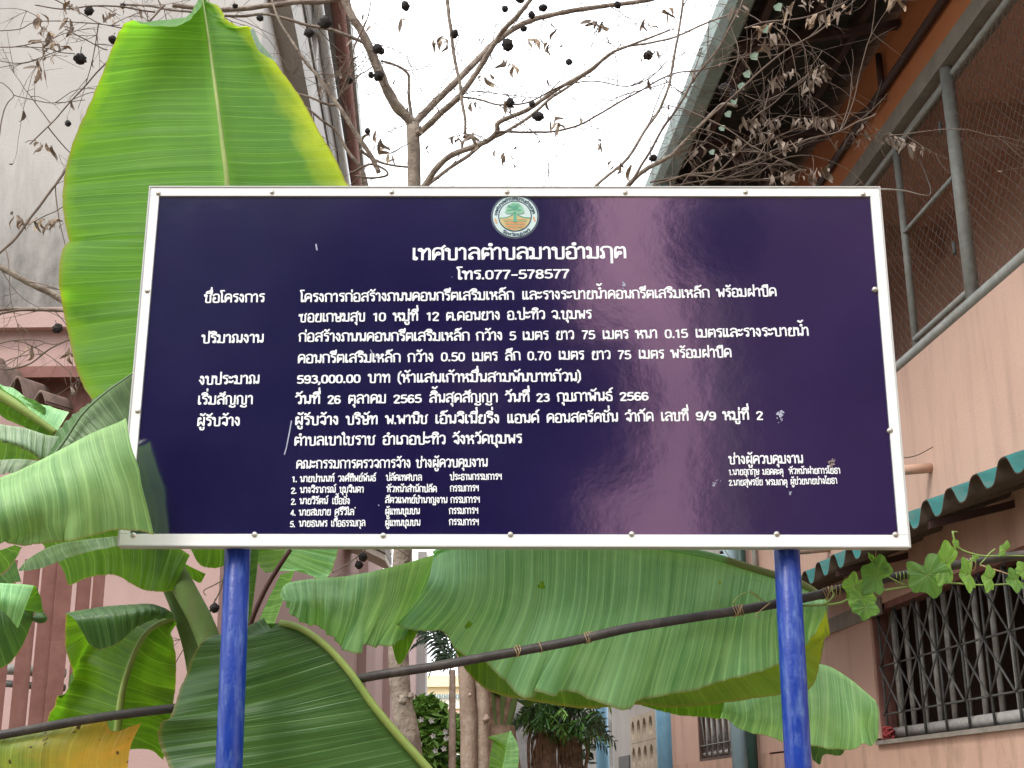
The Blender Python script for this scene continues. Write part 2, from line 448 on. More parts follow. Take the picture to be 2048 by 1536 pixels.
mxx = N('ShaderNodeMix'); mxx.data_type = 'RGBA'; mxx.inputs[7].default_value = (.42, .42, .48, 1)
L(dm.outputs[0], mxx.inputs[0]); L(r1.outputs[0], mxx.inputs[6]); L(mxx.outputs[2], b.inputs['Base Color'])
n4 = N('ShaderNodeTexNoise'); n4.inputs['Scale'].default_value = 90; n4.inputs['Detail'].default_value = 2
L(tcn.outputs['Object'], n4.inputs['Vector'])
n5 = N('ShaderNodeTexNoise'); n5.inputs['Scale'].default_value = 5; n5.inputs['Detail'].default_value = 3
L(tcn.outputs['Object'], n5.inputs['Vector'])
b1 = N('ShaderNodeBump'); b1.inputs['Strength'].default_value = .035; b1.inputs['Distance'].default_value = .002
L(n4.outputs['Fac'], b1.inputs['Height'])
b2 = N('ShaderNodeBump'); b2.inputs['Strength'].default_value = .10; b2.inputs['Distance'].default_value = .012
L(n5.outputs['Fac'], b2.inputs['Height']); L(b1.outputs[0], b2.inputs['Normal'])
L(b2.outputs[0], b.inputs['Normal'])
M['vinyl'] = pm

# ------------------------------------------------------------------ ground
g = MB(); N_ = 40
g.add([(-600, -300, 0), (600, -300, 0), (600, 900, 0), (-600, 900, 0)], [(0, 1, 2, 3)])
g.build('ground', M['ground'], kind='structure')


# ------------------------------------------------------------------ the pink building on the right
class Wall:
    """a facade: s metres along it, o metres out from it, z height"""
    def __init__(s, O, d):
        s.O = Vector(O); s.d = Vector(d).normalized(); s.n = Vector((-s.d.y, s.d.x, 0))

    def p(s, a, o, z):
        q = s.O + s.d * a + s.n * o; return Vector((q.x, q.y, z))

    def box(s, mb, s0, s1, o0, o1, z0, z1):
        return mb.hexa([s.p(a, o, z) for a in (s0, s1) for o in (o0, o1) for z in (z0, z1)])


WR = Wall((4.07, 0, 0), (-.0805, 1, 0))
rb = empty('school_building', WR.p(4, 0, 0), 'pink two storey building with a wire screened gallery and a dark overhanging roof', 'building')


def part(fn, name, m, parent=None, **kw):
    mb = MB(); fn(mb); return mb.build(name, m, parent or rb, **kw)


WZ0, WZ1, WS0, WS1 = 1.95, 3.07, 7.2, 11.95       # the big window
V0, V1, VZ0, VZ1 = 16.15, 19.3, 1.97, 2.75        # the small far window
mb = MB(); bx = lambda *a: WR.box(mb, *a)
bx(3, WS0, -.22, 0, WZ0, WZ1); bx(WS1, V0, -.22, 0, WZ0 + .02, WZ1)
bx(3, V0, -.22, 0, WZ1, 4.87)
bx(V0, V1, -.22, 0, VZ1, 4.3); bx(V1, 21.2, -.22, 0, 1.97, 4.3)
up_wall = mb.build('wall', M['pink'], rb)
mb = MB()
bx(3, 15.6, -.22, 0, 0, WZ0); bx(15.6, 21.2, -.22, 0, 0, VZ0)
mb.build('wall', M['pink_low'], rb, label='lower wall streaked with grey dirt')
part(lambda q: (WR.box(q, 15.45, 15.62, -3, -.0, 4.87, 9.0), WR.box(q, 15.3, 15.45, -3, -.23, 3.0, 6.9)), 'end_wall', M['pink'])
part(lambda q: WR.box(q, 3, 15.3, -1.75, -1.6, 4.3, 7.3), 'gallery_wall', M['pink_in'])
part(lambda q: WR.box(q, 3, 15.3, -1.6, -.22, 4.2, 4.32), 'gallery_floor', M['concrete'])
part(lambda q: WR.box(q, 3, 15.45, -1.6, -.2, 7.3, 7.4), 'gallery_ceiling', M['pink_in'])
part(lambda q: WR.box(q, 3, 15.45, -.2, 0, 7.02, 7.75), 'beam', M['orange'], label='orange beam under the roof')
part(lambda q: WR.box(q, 3, 15.45, -.2, .012, 6.86, 7.02), 'beam', M['concrete'], label='bare grey concrete edge of the beam')
for sx in (7.3, 10.55, 13.2):
    part(lambda q: WR.box(q, sx, sx + .22, -1.6, -.205, 6.95, 7.3), 'cross_beam', M['pink'])
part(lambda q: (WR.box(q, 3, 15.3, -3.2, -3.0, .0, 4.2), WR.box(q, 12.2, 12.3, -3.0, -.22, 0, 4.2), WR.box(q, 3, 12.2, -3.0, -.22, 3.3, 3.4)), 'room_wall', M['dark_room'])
# windows in the gallery
for (s0, s1, z0, z1) in ((8.9, 10.2, 4.9, 6.0), (11.2, 12.4, 4.9, 6.0)):
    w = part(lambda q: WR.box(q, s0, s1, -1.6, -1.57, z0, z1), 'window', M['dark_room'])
    for k in range(7):
        ss = s0 + (s1 - s0) * k / 6
        part(lambda q: WR.box(q, ss - .015, ss + .015, -1.57, -1.55, z0, z1), 'window_bar', M['bar'], w)
    for zz in (z0 + .3, z0 + .7, z1 - .02):
        part(lambda q: WR.box(q, s0, s1, -1.55, -1.535, zz - .012, zz + .012), 'window_bar', M['bar'], w)
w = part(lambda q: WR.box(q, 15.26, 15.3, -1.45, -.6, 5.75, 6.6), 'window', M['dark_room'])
for k in range(5):
    oo = -1.4 + k * .19
    part(lambda q: WR.box(q, 15.245, 15.26, oo - .014, oo + .014, 5.75, 6.6), 'window_bar', M['bar'], w)
# rails and posts of the gallery
def rtube(name, a, b_, r, m, parent=None, n=10, **kw):
    q = MB(); q.tube([a, b_], r, n); return q.build(name, m, parent or rb, **kw)
rtube('handrail', WR.p(3, -.03, 4.925), WR.p(15.4, -.03, 4.925), .05, M['galv'])
rtube('top_rail', WR.p(3, -.08, 6.80), WR.p(15.4, -.08, 6.80), .03, M['galv'])
for ss, r in ((6.6, .055), (9.28, .055), (10.42, .032), (12.1, .05), (14.2, .05)):
    rtube('post', WR.p(ss, -.05, 4.97), WR.p(ss, -.05, 6.86), r, M['galv'])
scr = rtube('screen_frame', WR.p(9.33, -.04, 5.04), WR.p(10.4, -.04, 5.04), .025, M['galv'])
rtube('screen_frame', WR.p(9.33, -.04, 6.74), WR.p(10.4, -.04, 6.74), .025, M['galv'])
rtube('screen_frame', WR.p(9.33, -.04, 5.98), WR.p(10.4, -.04, 5.98), .018, M['galv'])
for ss in (9.37,):
    for zz in (5.35, 6.35):
        rtube('hinge', WR.p(ss, .01, zz), WR.p(ss, .01, zz + .1), .014, M['bar'])
mb = MB()
pitch = .105; z0, z1 = 4.97, 6.82; H = z1 - z0
def wirerun(mb, s0, s1):
    k = s0 - H
    while k < s1:
        for sg in (1, -1):
            a, bb = (k, k + H) if sg > 0 else (k + H, k)
            pts = []
            for i in range(15):
                u = i / 14; sx = a + (bb - a) * u
                if s0 <= sx <= s1:
                    pts.append(WR.p(sx + .008 * math.sin(i * 2.1 + k * 9), -.075 + .01 * math.sin(sx * 5), z0 + H * u))
            if len(pts) > 1: mb.tube(pts, .0026, 3, False)
        k += pitch
wirerun(mb, 5.5, 15.4)
mb.build('wire_mesh', M['wire'], rb, kind='stuff')
# conduit on the orange beam
mb = MB(); mb.tube([WR.p(3, .05, 7.27), WR.p(15, .05, 7.27)], .035, 8)
mb.tube([WR.p(10.35, .05, 7.27), WR.p(10.35, .05, 7.62)], .03, 8); mb.tube([WR.p(10.35, .05, 7.20), WR.p(11.2, .3, 7.24), WR.p(12.0, .9, 7.36)], .022, 6)
mb.build('conduit', M['duct'], rb)
# roof: corrugated sheets seen from below, purlins, gutter
mb = MB(); nS = 560
vs = []; fs = []
for i in range(nS + 1):
    s_ = 3 + 12.9 * i / nS
    w_ = .022 * math.cos(2 * math.pi * s_ / .177)
    for (o, z) in ((-.1, 7.86), (1.46, 7.56)):
        vs += [WR.p(s_, o, z + w_), WR.p(s_, o, z + w_ + .012)]
for i in range(nS):
    a = i * 4
    fs += [(a, a + 4, a + 6, a + 2), (a + 1, a + 3, a + 7, a + 5), (a + 2, a + 6, a + 7, a + 3)]
mb.add(vs, fs, True)
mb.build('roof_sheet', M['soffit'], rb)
for o, z in ((.35, 7.68), (.8, 7.60), (1.25, 7.52)):
    part(lambda q: WR.box(q, 3, 15.8, o - .03, o + .03, z - .05, z + .04), 'purlin', M['duct'])
for ss in (4.5, 6.3, 8.1, 9.9, 11.7, 13.5, 15.3):
    mb = MB(); mb.hexa([WR.p(a, o, z) for a in (ss, ss + .06) for (o, zz) in ((0.02, 7.62), (1.4, 7.34)) for z in (zz, zz + .07)])
    mb.build('rafter', M['duct'], rb)
mb = MB()
prof = [(1.40, 7.60), (1.40, 7.44), (1.43, 7.40), (1.55, 7.40), (1.60, 7.46), (1.62, 7.60)]
vs = []; fs = []
for i, s_ in enumerate((3, 15.9)):
    for (o, z) in prof: vs.append(WR.p(s_, o, z))
    for (o, z) in reversed(prof): vs.append(WR.p(s_, o + .004, z + .006))
K = 12
for k in range(K): fs.append((k, (k + 1) % K, K + (k + 1) % K, K + k))
mb.add(vs, fs); mb.build('gutter', M['gutter'], rb)
mb = MB(); mb.tube([WR.p(12.6, 1.5, 7.42), WR.p(12.55, 1.42, 7.2), WR.p(12.5, 1.3, 6.75)], .05, 10); mb.build('drain_spout', M['pvc_pale'], rb)
# teal corrugated awning over the window
mb = MB(); vs = []; fs = []; nS = 460
for i in range(nS + 1):
    s_ = 4 + 9.3 * i / nS
    ph = 2 * math.pi * s_ / .40
    w_ = .072 * (1 + .25 * mn.noise(Vector((s_ * 1.3, 0, 0)))) * (math.cos(ph) - .10 * math.cos(3 * ph)) + .02 * mn.noise(Vector((s_ * .9, 4, 0)))
    for (o, z) in ((.001, 3.49), (.66, 3.27)):
        vs += [WR.p(s_, o, z + w_), WR.p(s_, o, z + w_ + .012)]
f_top = []; f_bot = []
for i in range(nS):
    a = i * 4
    f_bot.append((a, a + 4, a + 6, a + 2)); f_top.append((a + 1, a + 3, a + 7, a + 5)); f_bot.append((a + 2, a + 6, a + 7, a + 3))
mt = MB(); mt.add(vs, f_top, True); aw = mt.build('awning', M['teal'], rb, label='teal corrugated awning over the barred window')
mt = MB(); mt.add([v - Vector((0, 0, .0005)) for v in vs], f_bot, True); mt.build('awning_underside', M['under'], aw)
for ss in (4.9, 6.9, 8.9, 10.9, 12.9):
    mb = MB(); mb.hexa([WR.p(a, o, z) for a in (ss, ss + .045) for (o, zz) in ((0.002, 3.335), (.6, 3.19)) for z in (zz, zz + .05)])
    mb.build('bracket', M['duct'], aw)
# the concrete lintel above the far side of the window
part(lambda q: WR.box(q, 11.6, 13.4, 0.003, .02, 2.98, 3.12), 'lintel', M['concrete'])
part(lambda q: WR.box(q, WS0 - .05, WS1 + .03, -.21, .03, WZ0 - .035, WZ0 + .0), 'window_sill', M['concrete'])
# the big barred window
win = part(lambda q: (WR.box(q, WS1 - .04, WS1 - .002, -.15, -.02, WZ0 + .002, WZ1), WR.box(q, WS0, WS1 - .04, -.15, -.02, WZ1 - .05, WZ1 - .002)), 'window', M['maroon'], label='wide window behind a crossed iron grille')
def bar(name, a, b_, r, m, parent, n=6):
    q = MB(); q.tube([a, b_], r, n); return q.build(name, m, parent)
bar('bottom_rail', WR.p(WS0, -.10, WZ0 + .055), WR.p(WS1 - .05, -.10, WZ0 + .055), .05, M['bar_pale'], win, 10)
k = WS1 - .22
while k > WS0:
    bar('round_bar', WR.p(k, -.13, WZ0 + .08), WR.p(k, -.13, WZ1 - .04), .024, M['bar_pale'], win, 8); k -= .285
px_ = WS1 - .12; ap = []
while px_ > WS0:
    ap.append(px_); px_ -= .43
for k in ap:
    bar('grille_bar', WR.p(k, -.035, WZ0 + .01), WR.p(k, -.035, WZ1 - .03), .011, M['bar'], win)
for zz in (2.16, 2.56):
    bar('grille_bar', WR.p(WS0, -.03, zz), WR.p(WS1 - .06, -.03, zz), .008, M['bar'], win)
for i in range(len(ap) - 1):
    a, b_ = ap[i], ap[i + 1]
    for (za, zb) in ((2.16, 2.56), (2.56, 3.0)):
        bar('grille_bar', WR.p(a, -.022, za), WR.p(b_, -.022, zb), .009, M['bar'], win)
        bar('grille_bar', WR.p(a, -.012, zb), WR.p(b_, -.012, za), .009, M['bar'], win)
# far small window
w2 = part(lambda q: (WR.box(q, V0, V1, -.16, -.13, VZ0, VZ1), WR.box(q, V0, V0 + .05, -.13, -.01, VZ0 + .04, VZ1), WR.box(q, V1 - .05, V1, -.13, -.01, VZ0 + .04, VZ1), WR.box(q, V0, V1, -.13, -.01, VZ0, VZ0 + .04)), 'window', M['dark_room'], label='small window with a rusty grille at the far end')
k = V0 + .15
while k < V1 - .05:
    bar('grille_bar', WR.p(k, -.05, VZ0 + .03), WR.p(k, -.05, VZ1), .02, M['bar_pale'], w2)
    bar('grille_bar', WR.p(k, -.03, VZ0 + .03), WR.p(min(k + .32, V1 - .06), -.03, VZ1), .012, M['bar'], w2); k += .33
bar('grille_bar', WR.p(V0, -.02, VZ0 + .2), WR.p(V1, -.02, VZ0 + .2), .01, M['bar'], w2)
bar('bottom_rail', WR.p(V0 + .05, -.08, VZ0 + .09), WR.p(V1 - .05, -.08, VZ0 + .09), .04, M['bar_pale'], w2)
# drain scuppers
for (ss, zz) in ((10.25, 3.93), (12.9, 3.78)):
    q = MB(); q.tube([WR.p(ss, 0, zz), WR.p(ss, .34, zz - .03)], .04, 10); q.build('drain_spout', M['pink_low'], rb)
# rain pipes and the white end of the building
for (ss, o, r, z0, z1, mk) in ((16.45, .12, .10, 0, 5.2, 'pvc_pale'), (15.95, .1, .06, 0, 5.6, 'dgreen'), (15.5, .05, .03, 3.4, 5.2, 'galv')):
    rtube('rain_pipe', WR.p(ss, o, z0), WR.p(ss, o, z1), r, M[mk])
tag(part(lambda q: WR.box(q, 15.63, 21.2, -3, -.05, 4.3, 8.2), 'wall', M['white_wall']), 'white end part of the upper storey')

rb2 = empty('annex_building', WR.p(22, 0, 0), 'white annex with a beige vent block wall between two blue pipes', 'building')
mb = MB(); bx(21.3, 21.7, -.3, -.06, 0, 4.2); bx(21.7, 25.35, -.3, -.06, 2.88, 4.2); bx(25.35, 27.6, -.3, -.06, 0, 4.2); bx(21.7, 25.35, -.3, -.06, 0, 1.0)
mb.build('wall', M['white_wall'], rb2)
# vent blocks: each one a block with a round hollow
for i in range(6):
    for j in range(4):
        sc = 21.75 + (i + .5) * .6; zc = 1.05 + (j + .5) * .46
        mb = MB(); n = 16; vs = []; fs = []
        hw, hh = .297, .227
        ring = [(sc + .17 * math.cos(2 * math.pi * k / n), zc + .16 * math.sin(2 * math.pi * k / n)) for k in range(n)]
        sq = []
        for k in range(n):
            c_, s_ = math.cos(2 * math.pi * k / n), math.sin(2 * math.pi * k / n)
            mxx_ = max(abs(c_), abs(s_)); sq.append((sc + hw * c_ / mxx_, zc + hh * s_ / mxx_))
        for o in (-.05,):
            vs = [WR.p(a, o, z) for a, z in sq] + [WR.p(a, o, z) for a, z in ring] + [WR.p(a, o - .12, z) for a, z in ring] + [WR.p(a, o - .2, z) for a, z in sq]
        for k in range(n):
            k2 = (k + 1) % n
            fs += [(k, k2, n + k2, n + k), (n + k, n + k2, 2 * n + k2, 2 * n + k), (k, 3 * n + k, 3 * n + k2, k2)]
        fs.append(tuple(2 * n + k for k in range(n)))
        mb.add(vs, fs); mb.build('vent_block', M['vent'], rb2)
rtube('rain_pipe', WR.p(21.4, .06, 0), WR.p(21.4, .06, 4.6), .14, M['pvc'], rb2)
rtube('rain_pipe', WR.p(27.9, .1, 0), WR.p(27.9, .1, 5.2), .13, M['pvc'], rb2)
door = part(lambda q: WR.box(q, 25.5, 26.7, -.06, -.03, .2, 2.25), 'door', M['bar'], rb2)
for k in range(6):
    q = MB(); q.tube([WR.p(25.5 + k * .24, .0, .3), WR.p(25.55 + k * .24, .03, 1.9), WR.p(25.62 + k * .24, 0, 1.7)], .012, 5); q.build('bar', M['galv'], door)
part(lambda q: (q.hexa([WR.p(a, o, z) for a in (21.3, 27.6) for (o, zz) in ((-.3, 4.6), (.5, 4.22)) for z in (zz, zz + .05)])), 'roof', M['brown_sheet'], rb2)

wl = MB(); wl.box((-.35, 29.2, 0), (2.6, 29.5, 4.6))
tag(wl.build('garden_wall', M['grey_wall']), 'grey wall with black mould stains at the end of the passage', 'wall')

# ------------------------------------------------------------------ left building
LX, LY, LZ = -1.95, 9.0, 9.5
lb = empty('plastered_building', (LX, LY, 0), 'tall white building with mould marks above a dusty pink ground storey', 'building')
mb = MB()
sx_ = lambda y: -1.87 - .05 * (y - LY)
rx_ = lambda y: -1.50 - .066 * (y - LY)
mb.hexa([Vector((x, y, z)) for (x0_, x1_) in ((-14, None),) for x in (0, 1) for y in (LY, 26) for z in (4.85, LZ)])
mb.v = [((-14 if v[0] == 0 else sx_(v[1])), v[1], v[2]) for v in mb.v]
mb.build('upper_wall', M['white_front'], lb)
mb = MB(); mb.box((-14, LY + .02, 0), (LX - .02, 28, 4.849)); mb.build('lower_wall', M['lpink'], lb)
for (x0, x1, o) in ((-6, -3.95, .06),):
    mb = MB(); mb.box((x0, LY - o, 4.852), (x1, LY - .0041, LZ)); mb.build('pilaster', M['white_front'], lb)
mb = MB(); mb.box((-3.42, LY - .16, 4.30), (LX + .02, LY + .019, 4.38)); mb.build('ledge', M['maroon'], lb)
mb = MB(); mb.box((-3.36, LY - .02, 3.55), (LX - .3, LY + .019, 4.30)); mb.build('recess', M['maroon'], lb, label='flat brown band below the ledge')  # flat band, darker and browner than the wall
mb = MB(); mb.box((-6, LY - .06, 4.70), (LX + .04, LY + .019, 4.849)); mb.build('string_course', M['lpink'], lb)
# side facade details
def along(name, m, xa, xb, z0, z1, y0=LY + .1, y1=26, **kw):
    q = MB(); q.hexa([Vector((x, y, z)) for k in (0, 1) for y in (y0, y1) for x in [(xa, xb)[k](y)] for z in (z0, z1)]); return q.build(name, m, lb, **kw)
along('ledge', M['white_wall'], lambda y: sx_(y) - .1, lambda y: sx_(y) + .17, 7.50, 7.95)
along('ledge_cap', M['mould'], lambda y: sx_(y) - .1, lambda y: sx_(y) + .19, 7.951, 8.02)
along('roof_slab', M['white_wall'], lambda y: sx_(y) - .3, rx_, LZ + .001, LZ + .12, LY, 26.1)
along('roof_edge', M['galv'], lambda y: rx_(y) + .001, lambda y: rx_(y) + .05, LZ - .08, LZ + .16, LY, 26.1)
mb = MB(); mb.tube([(rx_(y) - .06, y, LZ - .10) for y in (LY, 15, 26)], .075, 10); mb.build('rain_pipe', M['maroon'], lb)
mb = MB(); mb.tube([(sx_(y) + .12, y, LZ - .45) for y in (LY + .6, 15, 26)], .05, 8); mb.build('conduit', M['lip'], lb)
for y in (12.2, 15.6, 19.5):
    mb = MB(); mb.box((sx_(y) - .05, y, 8.03), (sx_(y) + .06, y + .14, LZ)); mb.build('pilaster', M['white_wall'], lb)
for y, w_ in ((17.2, 1.1), (20.6, 2.0)):
    mb = MB(); mb.box((LX - .02, y, 0), (LX + .09, y + w_, 4.84)); mb.build('pilaster', M['lpink'], lb)
mb = MB(); mb.box((LX - .02, 27.6, 0), (LX + .16, 28.2, 6.4)); mb.build('pilaster', M['white_wall'], lb, label='pale far corner pilaster')
# sloping white moulding seen under the sign
A, B = at(672, 1076, 15.6), at(782, 1142, 16.2)
for k, (dz, th, pr) in enumerate(((0, .07, .30), (.085, .10, .38), (.20, .07, .46), (.285, .05, .52))):
    mb = MB(); y0, y1 = 15.6, 16.2
    mb.hexa([Vector((x, y, z + dd)) for (x, z) in ((A.x, A.z), (B.x, B.z)) for y in (15.55 - pr * .3, 16.3) for dd in (dz, dz + th)])
    mb.build('moulding', M['white_wall'] if k % 2 else M['cream_white'], lb)

# maroon louvre gate
gt = empty('louvre_gate', at(120, 1500, 8.0) * 1.0, 'maroon gate of upright boards in front of the pink wall', 'gate')
for i, (xt, yt, w_, dy) in enumerate(((18, 1180, 34, .0), (66, 1180, 30, .0), (112, 1100, 34, 0), (140, 1100, 30, 0), (178, 1110, 26, .06), (204, 1150, 22, .06), (-40, 1150, 34, 0))):
    Y = 7.8 + dy
    ta, tb = at(xt - w_ / 2, yt - 60, Y), at(xt + w_ / 2, yt - 60, Y)
    mb = MB(); cx = (ta.x + tb.x) / 2; hw = (tb.x - ta.x) / 2
    ang = R(25); 
    vs = []
    for z in (0.4, ta.z):
        for sx in (-1, 1):
            for sy in (-1, 1):
                vs.append(Vector((cx + sx * hw * math.cos(ang) - sy * .012 * math.sin(ang), Y + sx * hw * math.sin(ang) + sy * .012, z)))
    mb.add(vs, [(0, 1, 3, 2), (4, 6, 7, 5), (0, 4, 5, 1), (2, 3, 7, 6), (0, 2, 6, 4), (1, 5, 7, 3)])
    mb.build('board', M['maroon'], gt)
for (py, th, mk) in ((1333, .03, 'galv'), (1362, .02, 'bar')):
    a = at(-60, py, 7.93); b_ = at(130, py + 14, 7.93)
    mb = MB(); mb.tube([a, b_], th, 6); mb.build('crossbar', M[mk], gt)
a = at(60, 1455, 7.95); b_ = at(98, 1360, 7.95)
mb = MB(); mb.tube([a, b_], .018, 6); mb.build('brace', M['bar'], gt)

# small brown corrugated roof at the far left
lr = MB(); vs = []; fs = []
for i in range(61):
    u = i / 60
    p0 = at(-60 + 150 * u, 722 + 92 * u, 8.4)
    w_ = .075 * math.cos(u * 2 * math.pi * 3.2)
    for (dy, dz) in ((0, 0), (.55, .1)):
        vs += [p0 + Vector((0, dy, dz + w_)), p0 + Vector((0, dy, dz + w_ + .02))]
for i in range(60):
    a = i * 4; fs += [(a, a + 4, a + 6, a + 2), (a + 1, a + 3, a + 7, a + 5), (a, a + 1, a + 5, a + 4)]
lr.add(vs, fs, True)
lr.build('roof_sheet', M['brown_sheet'], lb, label='brown corrugated lean-to roof')

# ------------------------------------------------------------------ far cream building
fb = empty('distant_building', (-3.5, 58, 0), 'distant cream building with a long row of small windows', 'building')
def farbox(x0, x1, y0, y1, Y, d, name, m, parent=None, **kw):
    a = at(x0, y1, Y); c = at(x1, y0, Y)
    q = MB(); q.box((a.x, Y, a.z), (c.x, Y + d, c.z)); return q.build(name, m, parent or fb, **kw)
a = at(800, 1362, 58)
q = MB(); q.box((a.x - 9, 58, 0), (at(1010, 1362, 58).x, 70, a.z)); q.build('wall', M['cream'], fb)
farbox(790, 1000, 1350, 1374, 57.7, .3, 'roof_parapet', M['cream'])
farbox(790, 1000, 1388, 1418, 57.8, .2, 'band', M['cream_white'])
farbox(790, 1000, 1421, 1430, 57.6, .4, 'ledge', M['pink'])
for i in range(11):
    x = 846 + i * 9.4
    m_ = M['window_glass']
    w = farbox(x, x + 6.6, 1388, 1397, 57.7, .06, 'window', m_)
    farbox(x + 2.9, x + 3.7, 1388, 1397, 57.66, .03, 'window_frame', M['cream_white'], w)
for i in range(6):
    farbox(880 + i * 9, 886 + i * 9, 1432, 1442, 57.9, .06, 'window', M['window_glass'])
hr = empty('small_house', at(900, 1470, 50), 'little house with an orange tiled roof beyond the shrub', 'house')
q = MB(); a = at(885, 1448, 50); c = at(980, 1462, 50)
q.hexa([Vector((x, y, z)) for (x, zz) in ((a.x, a.z), (c.x, c.z)) for y in (50, 53) for z in (zz - .4, zz)]); q.build('roof', M['tile_roof'], hr)
q = MB(); q.box((a.x, 50.2, 0), (c.x, 53, c.z - .45)); q.build('wall', M['cream_white'], hr)

# ------------------------------------------------------------------ unseen building behind the camera, shaped for the sign's reflection
bb = empty('reflection_building', (4, -14, 0), 'unseen pink building behind the camera, shaped for the reflection in the board', 'building')
M['bpink'] = mat('reflection_pink', (.85, .46, .58), (.80, .42, .54), .8, 1)
q = MB(); q.box((.6, -18, 0), (3.2, -14, 14.2)); q.build('wall', M['bpink'], bb)
M['bmar'] = mat('reflection_maroon', (.085, .028, .055), (.035, .013, .03), .8, .3)
q = MB(); q.box((3.21, -18, 0), (16, -14.6, 14)); q.build('wall', M['bmar'], bb, label='dull maroon wing added to keep white sky out of the reflection')
q = MB(); q.box((-16, -18, 0), (.59, -15, 14)); q.build('wall', M['bmar'], bb, label='dull maroon wing added to keep white sky out of the reflection')

# ------------------------------------------------------------------ the sign
SY = 4.07
SC = Vector((.0075, SY, 2.832))
TILT = -R(.62)
HW_, HH_ = 1.2005, .5955
sg = empty('information_sign', SC, 'large navy purple notice board with white lettering on two blue posts', 'sign')
ct, st_ = math.cos(TILT), math.sin(TILT)


def sgp(x, y, d=0.0):
    """x, y metres on the board from its centre, d metres in front of its face"""
    return Vector((SC.x + x * ct - y * st_, SY - d, SC.z + x * st_ + y * ct))


def sbox(mb, x0, x1, y0, y1, d0, d1):
    return mb.hexa([sgp(x, y, d) for x in (x0, x1) for d in (d0, d1) for y in (y0, y1)])


FW = .030
mb = MB(); sbox(mb, -HW_ + .006, HW_ - .006, -HH_ + .006, HH_ - .006, -.012, 0)
panel = mb.build('panel', M['vinyl'], sg)
# gently bulging sheet: the reflections wander a little
for (x0, x1, y0, y1, hor) in ((-HW_, HW_, HH_ - FW, HH_, 1), (-HW_, HW_, -HH_, -HH_ + FW + .005, 1), (-HW_, -HW_ + FW, -HH_ + FW + .005, HH_ - FW, 0), (HW_ - FW, HW_, -HH_ + FW + .005, HH_ - FW, 0)):
    mb = MB(); sbox(mb, x0 + .0005, x1 - .0005, y0 + .0005, y1 - .0005, .0005, .007)
    rail = mb.build('frame_rail', M['frame'], sg)
lipm = MB()
for (x0, x1, y0, y1) in ((-HW_ - .004, HW_ + .004, HH_, HH_ + .004), (-HW_ - .004, HW_ + .004, -HH_ - .004, -HH_), (-HW_ - .004, -HW_, -HH_, HH_), (HW_, HW_ + .004, -HH_, HH_)):
    sbox(lipm, x0, x1, y0, y1, -.04, .010)
lipm.build('outer_lip', M['lip'], sg)
mb = MB(); 
for (x0, x1, y0, y1) in ((-HW_ + .002, HW_ - .002, HH_ - .04, HH_ - .002), (-HW_ + .002, HW_ - .002, -HH_ + .002, -HH_ + .04), (-.02, .02, -HH_ + .04, HH_ - .04)):
    sbox(mb, x0, x1, y0, y1, -.039, -.0125)
mb.build('back_rail', M['lip'], sg)


def on_sign(px, py, d=0.0):
    p = at(px, py, SY); return Vector((p.x, SY - d, p.z))


for (x, y) in ((318, 388), (545, 386), (784, 386), (1014, 386), (1250, 387), (1490, 386), (1725, 390), (268, 1071), (510, 1070), (767, 1072), (1021, 1070), (1263, 1069),
               (1553, 1069), (1790, 1070), (296, 583), (277, 823), (1749, 580), (1779, 862)):
    c = on_sign(x, y, .0075)
    q = MB(); q.tube([c + Vector((0, .006, 0)), c - Vector((0, .001, 0))], .0085, 12)
    q.ball(c - Vector((0, .001, 0)), .0062, 10, 6, sq=(1, .6, 1))
    q.build('rivet', M['rivet'], sg)
for (x0, y0, x1, y1) in ((477, 1060, 457, 1560), (1571, 1060, 1598, 1560)):
    a = at(x0, y0, 4.135); b_ = at(x1, y1, 4.135)
    d_ = (b_ - a) / (b_.z - a.z)
    top = a + d_ * (SC.z + .45 - a.z); bot = a + d_ * (-.2 - a.z)
    q = MB(); q.tube([bot, top], .0395, 32); q.build('post', M['post'], sg)

# ---- lettering: every letter is drawn with strokes and small head loops
G = {}
def glyph(ch, adv, *st): G[ch] = (adv, st)
o_ = lambda x, y, r=.115: ('o', x, y, r)
arch = [(.04, .7), (.1, .92), (.38, 1), (.62, .92), (.68, .75)]
glyph('ก', .80, [(.14, 0), (.14, .6), (.04, .7), (.12, .93), (.38, 1), (.62, .92), (.68, .75), (.68, 0)])
glyph('ข', .76, o_(.13, .86), [(.26, .86), (.2, .6), (.2, 0), (.62, 0), (.62, 1)])
glyph('ช', .80, o_(.13, .86), [(.26, .86), (.2, .6), (.2, 0), (.62, 0), (.62, .72), (.56, .8), (.74, 1.02)])
glyph('ซ', .84, o_(.1, .80), [(.2, .88), (.28, .74), (.36, .95), (.24, .6), (.24, 0), (.64, 0), (.64, .72), (.58, .8), (.76, 1.02)])
glyph('ค', .80, [(.12, 0), (.1, .75), (.2, .96), (.4, 1), (.6, .95), (.68, .75), (.68, 0)], o_(.40, .52), [(.29, .45), (.12, .05)])
glyph('ด', .80, [(.12, 0), (.1, .75), (.2, .96), (.4, 1), (.6, .95), (.68, .75), (.68, 0)], o_(.36, .44), [(.27, .36), (.14, .02)])
glyph('ต', .80, [(.12, 0), (.1, .75), (.2, .98), (.39, .84), (.58, .98), (.68, .75), (.68, 0)], o_(.36, .44), [(.27, .36), (.14, .02)])
glyph('ง', .58, o_(.24, .86), [(.37, .86), (.42, .6), (.42, .1), (.32, 0), (.05, .52)])
glyph('จ', .70, [(.06, .82), (.18, .98), (.42, 1), (.58, .85), (.58, .1), (.5, 0), (.4, .15)], o_(.30, .28))
glyph('ถ', .82, [(.22, .2), (.18, .6), (.06, .7), (.14, .93), (.4, 1), (.64, .92), (.7, .75), (.7, 0)], o_(.14, .12))
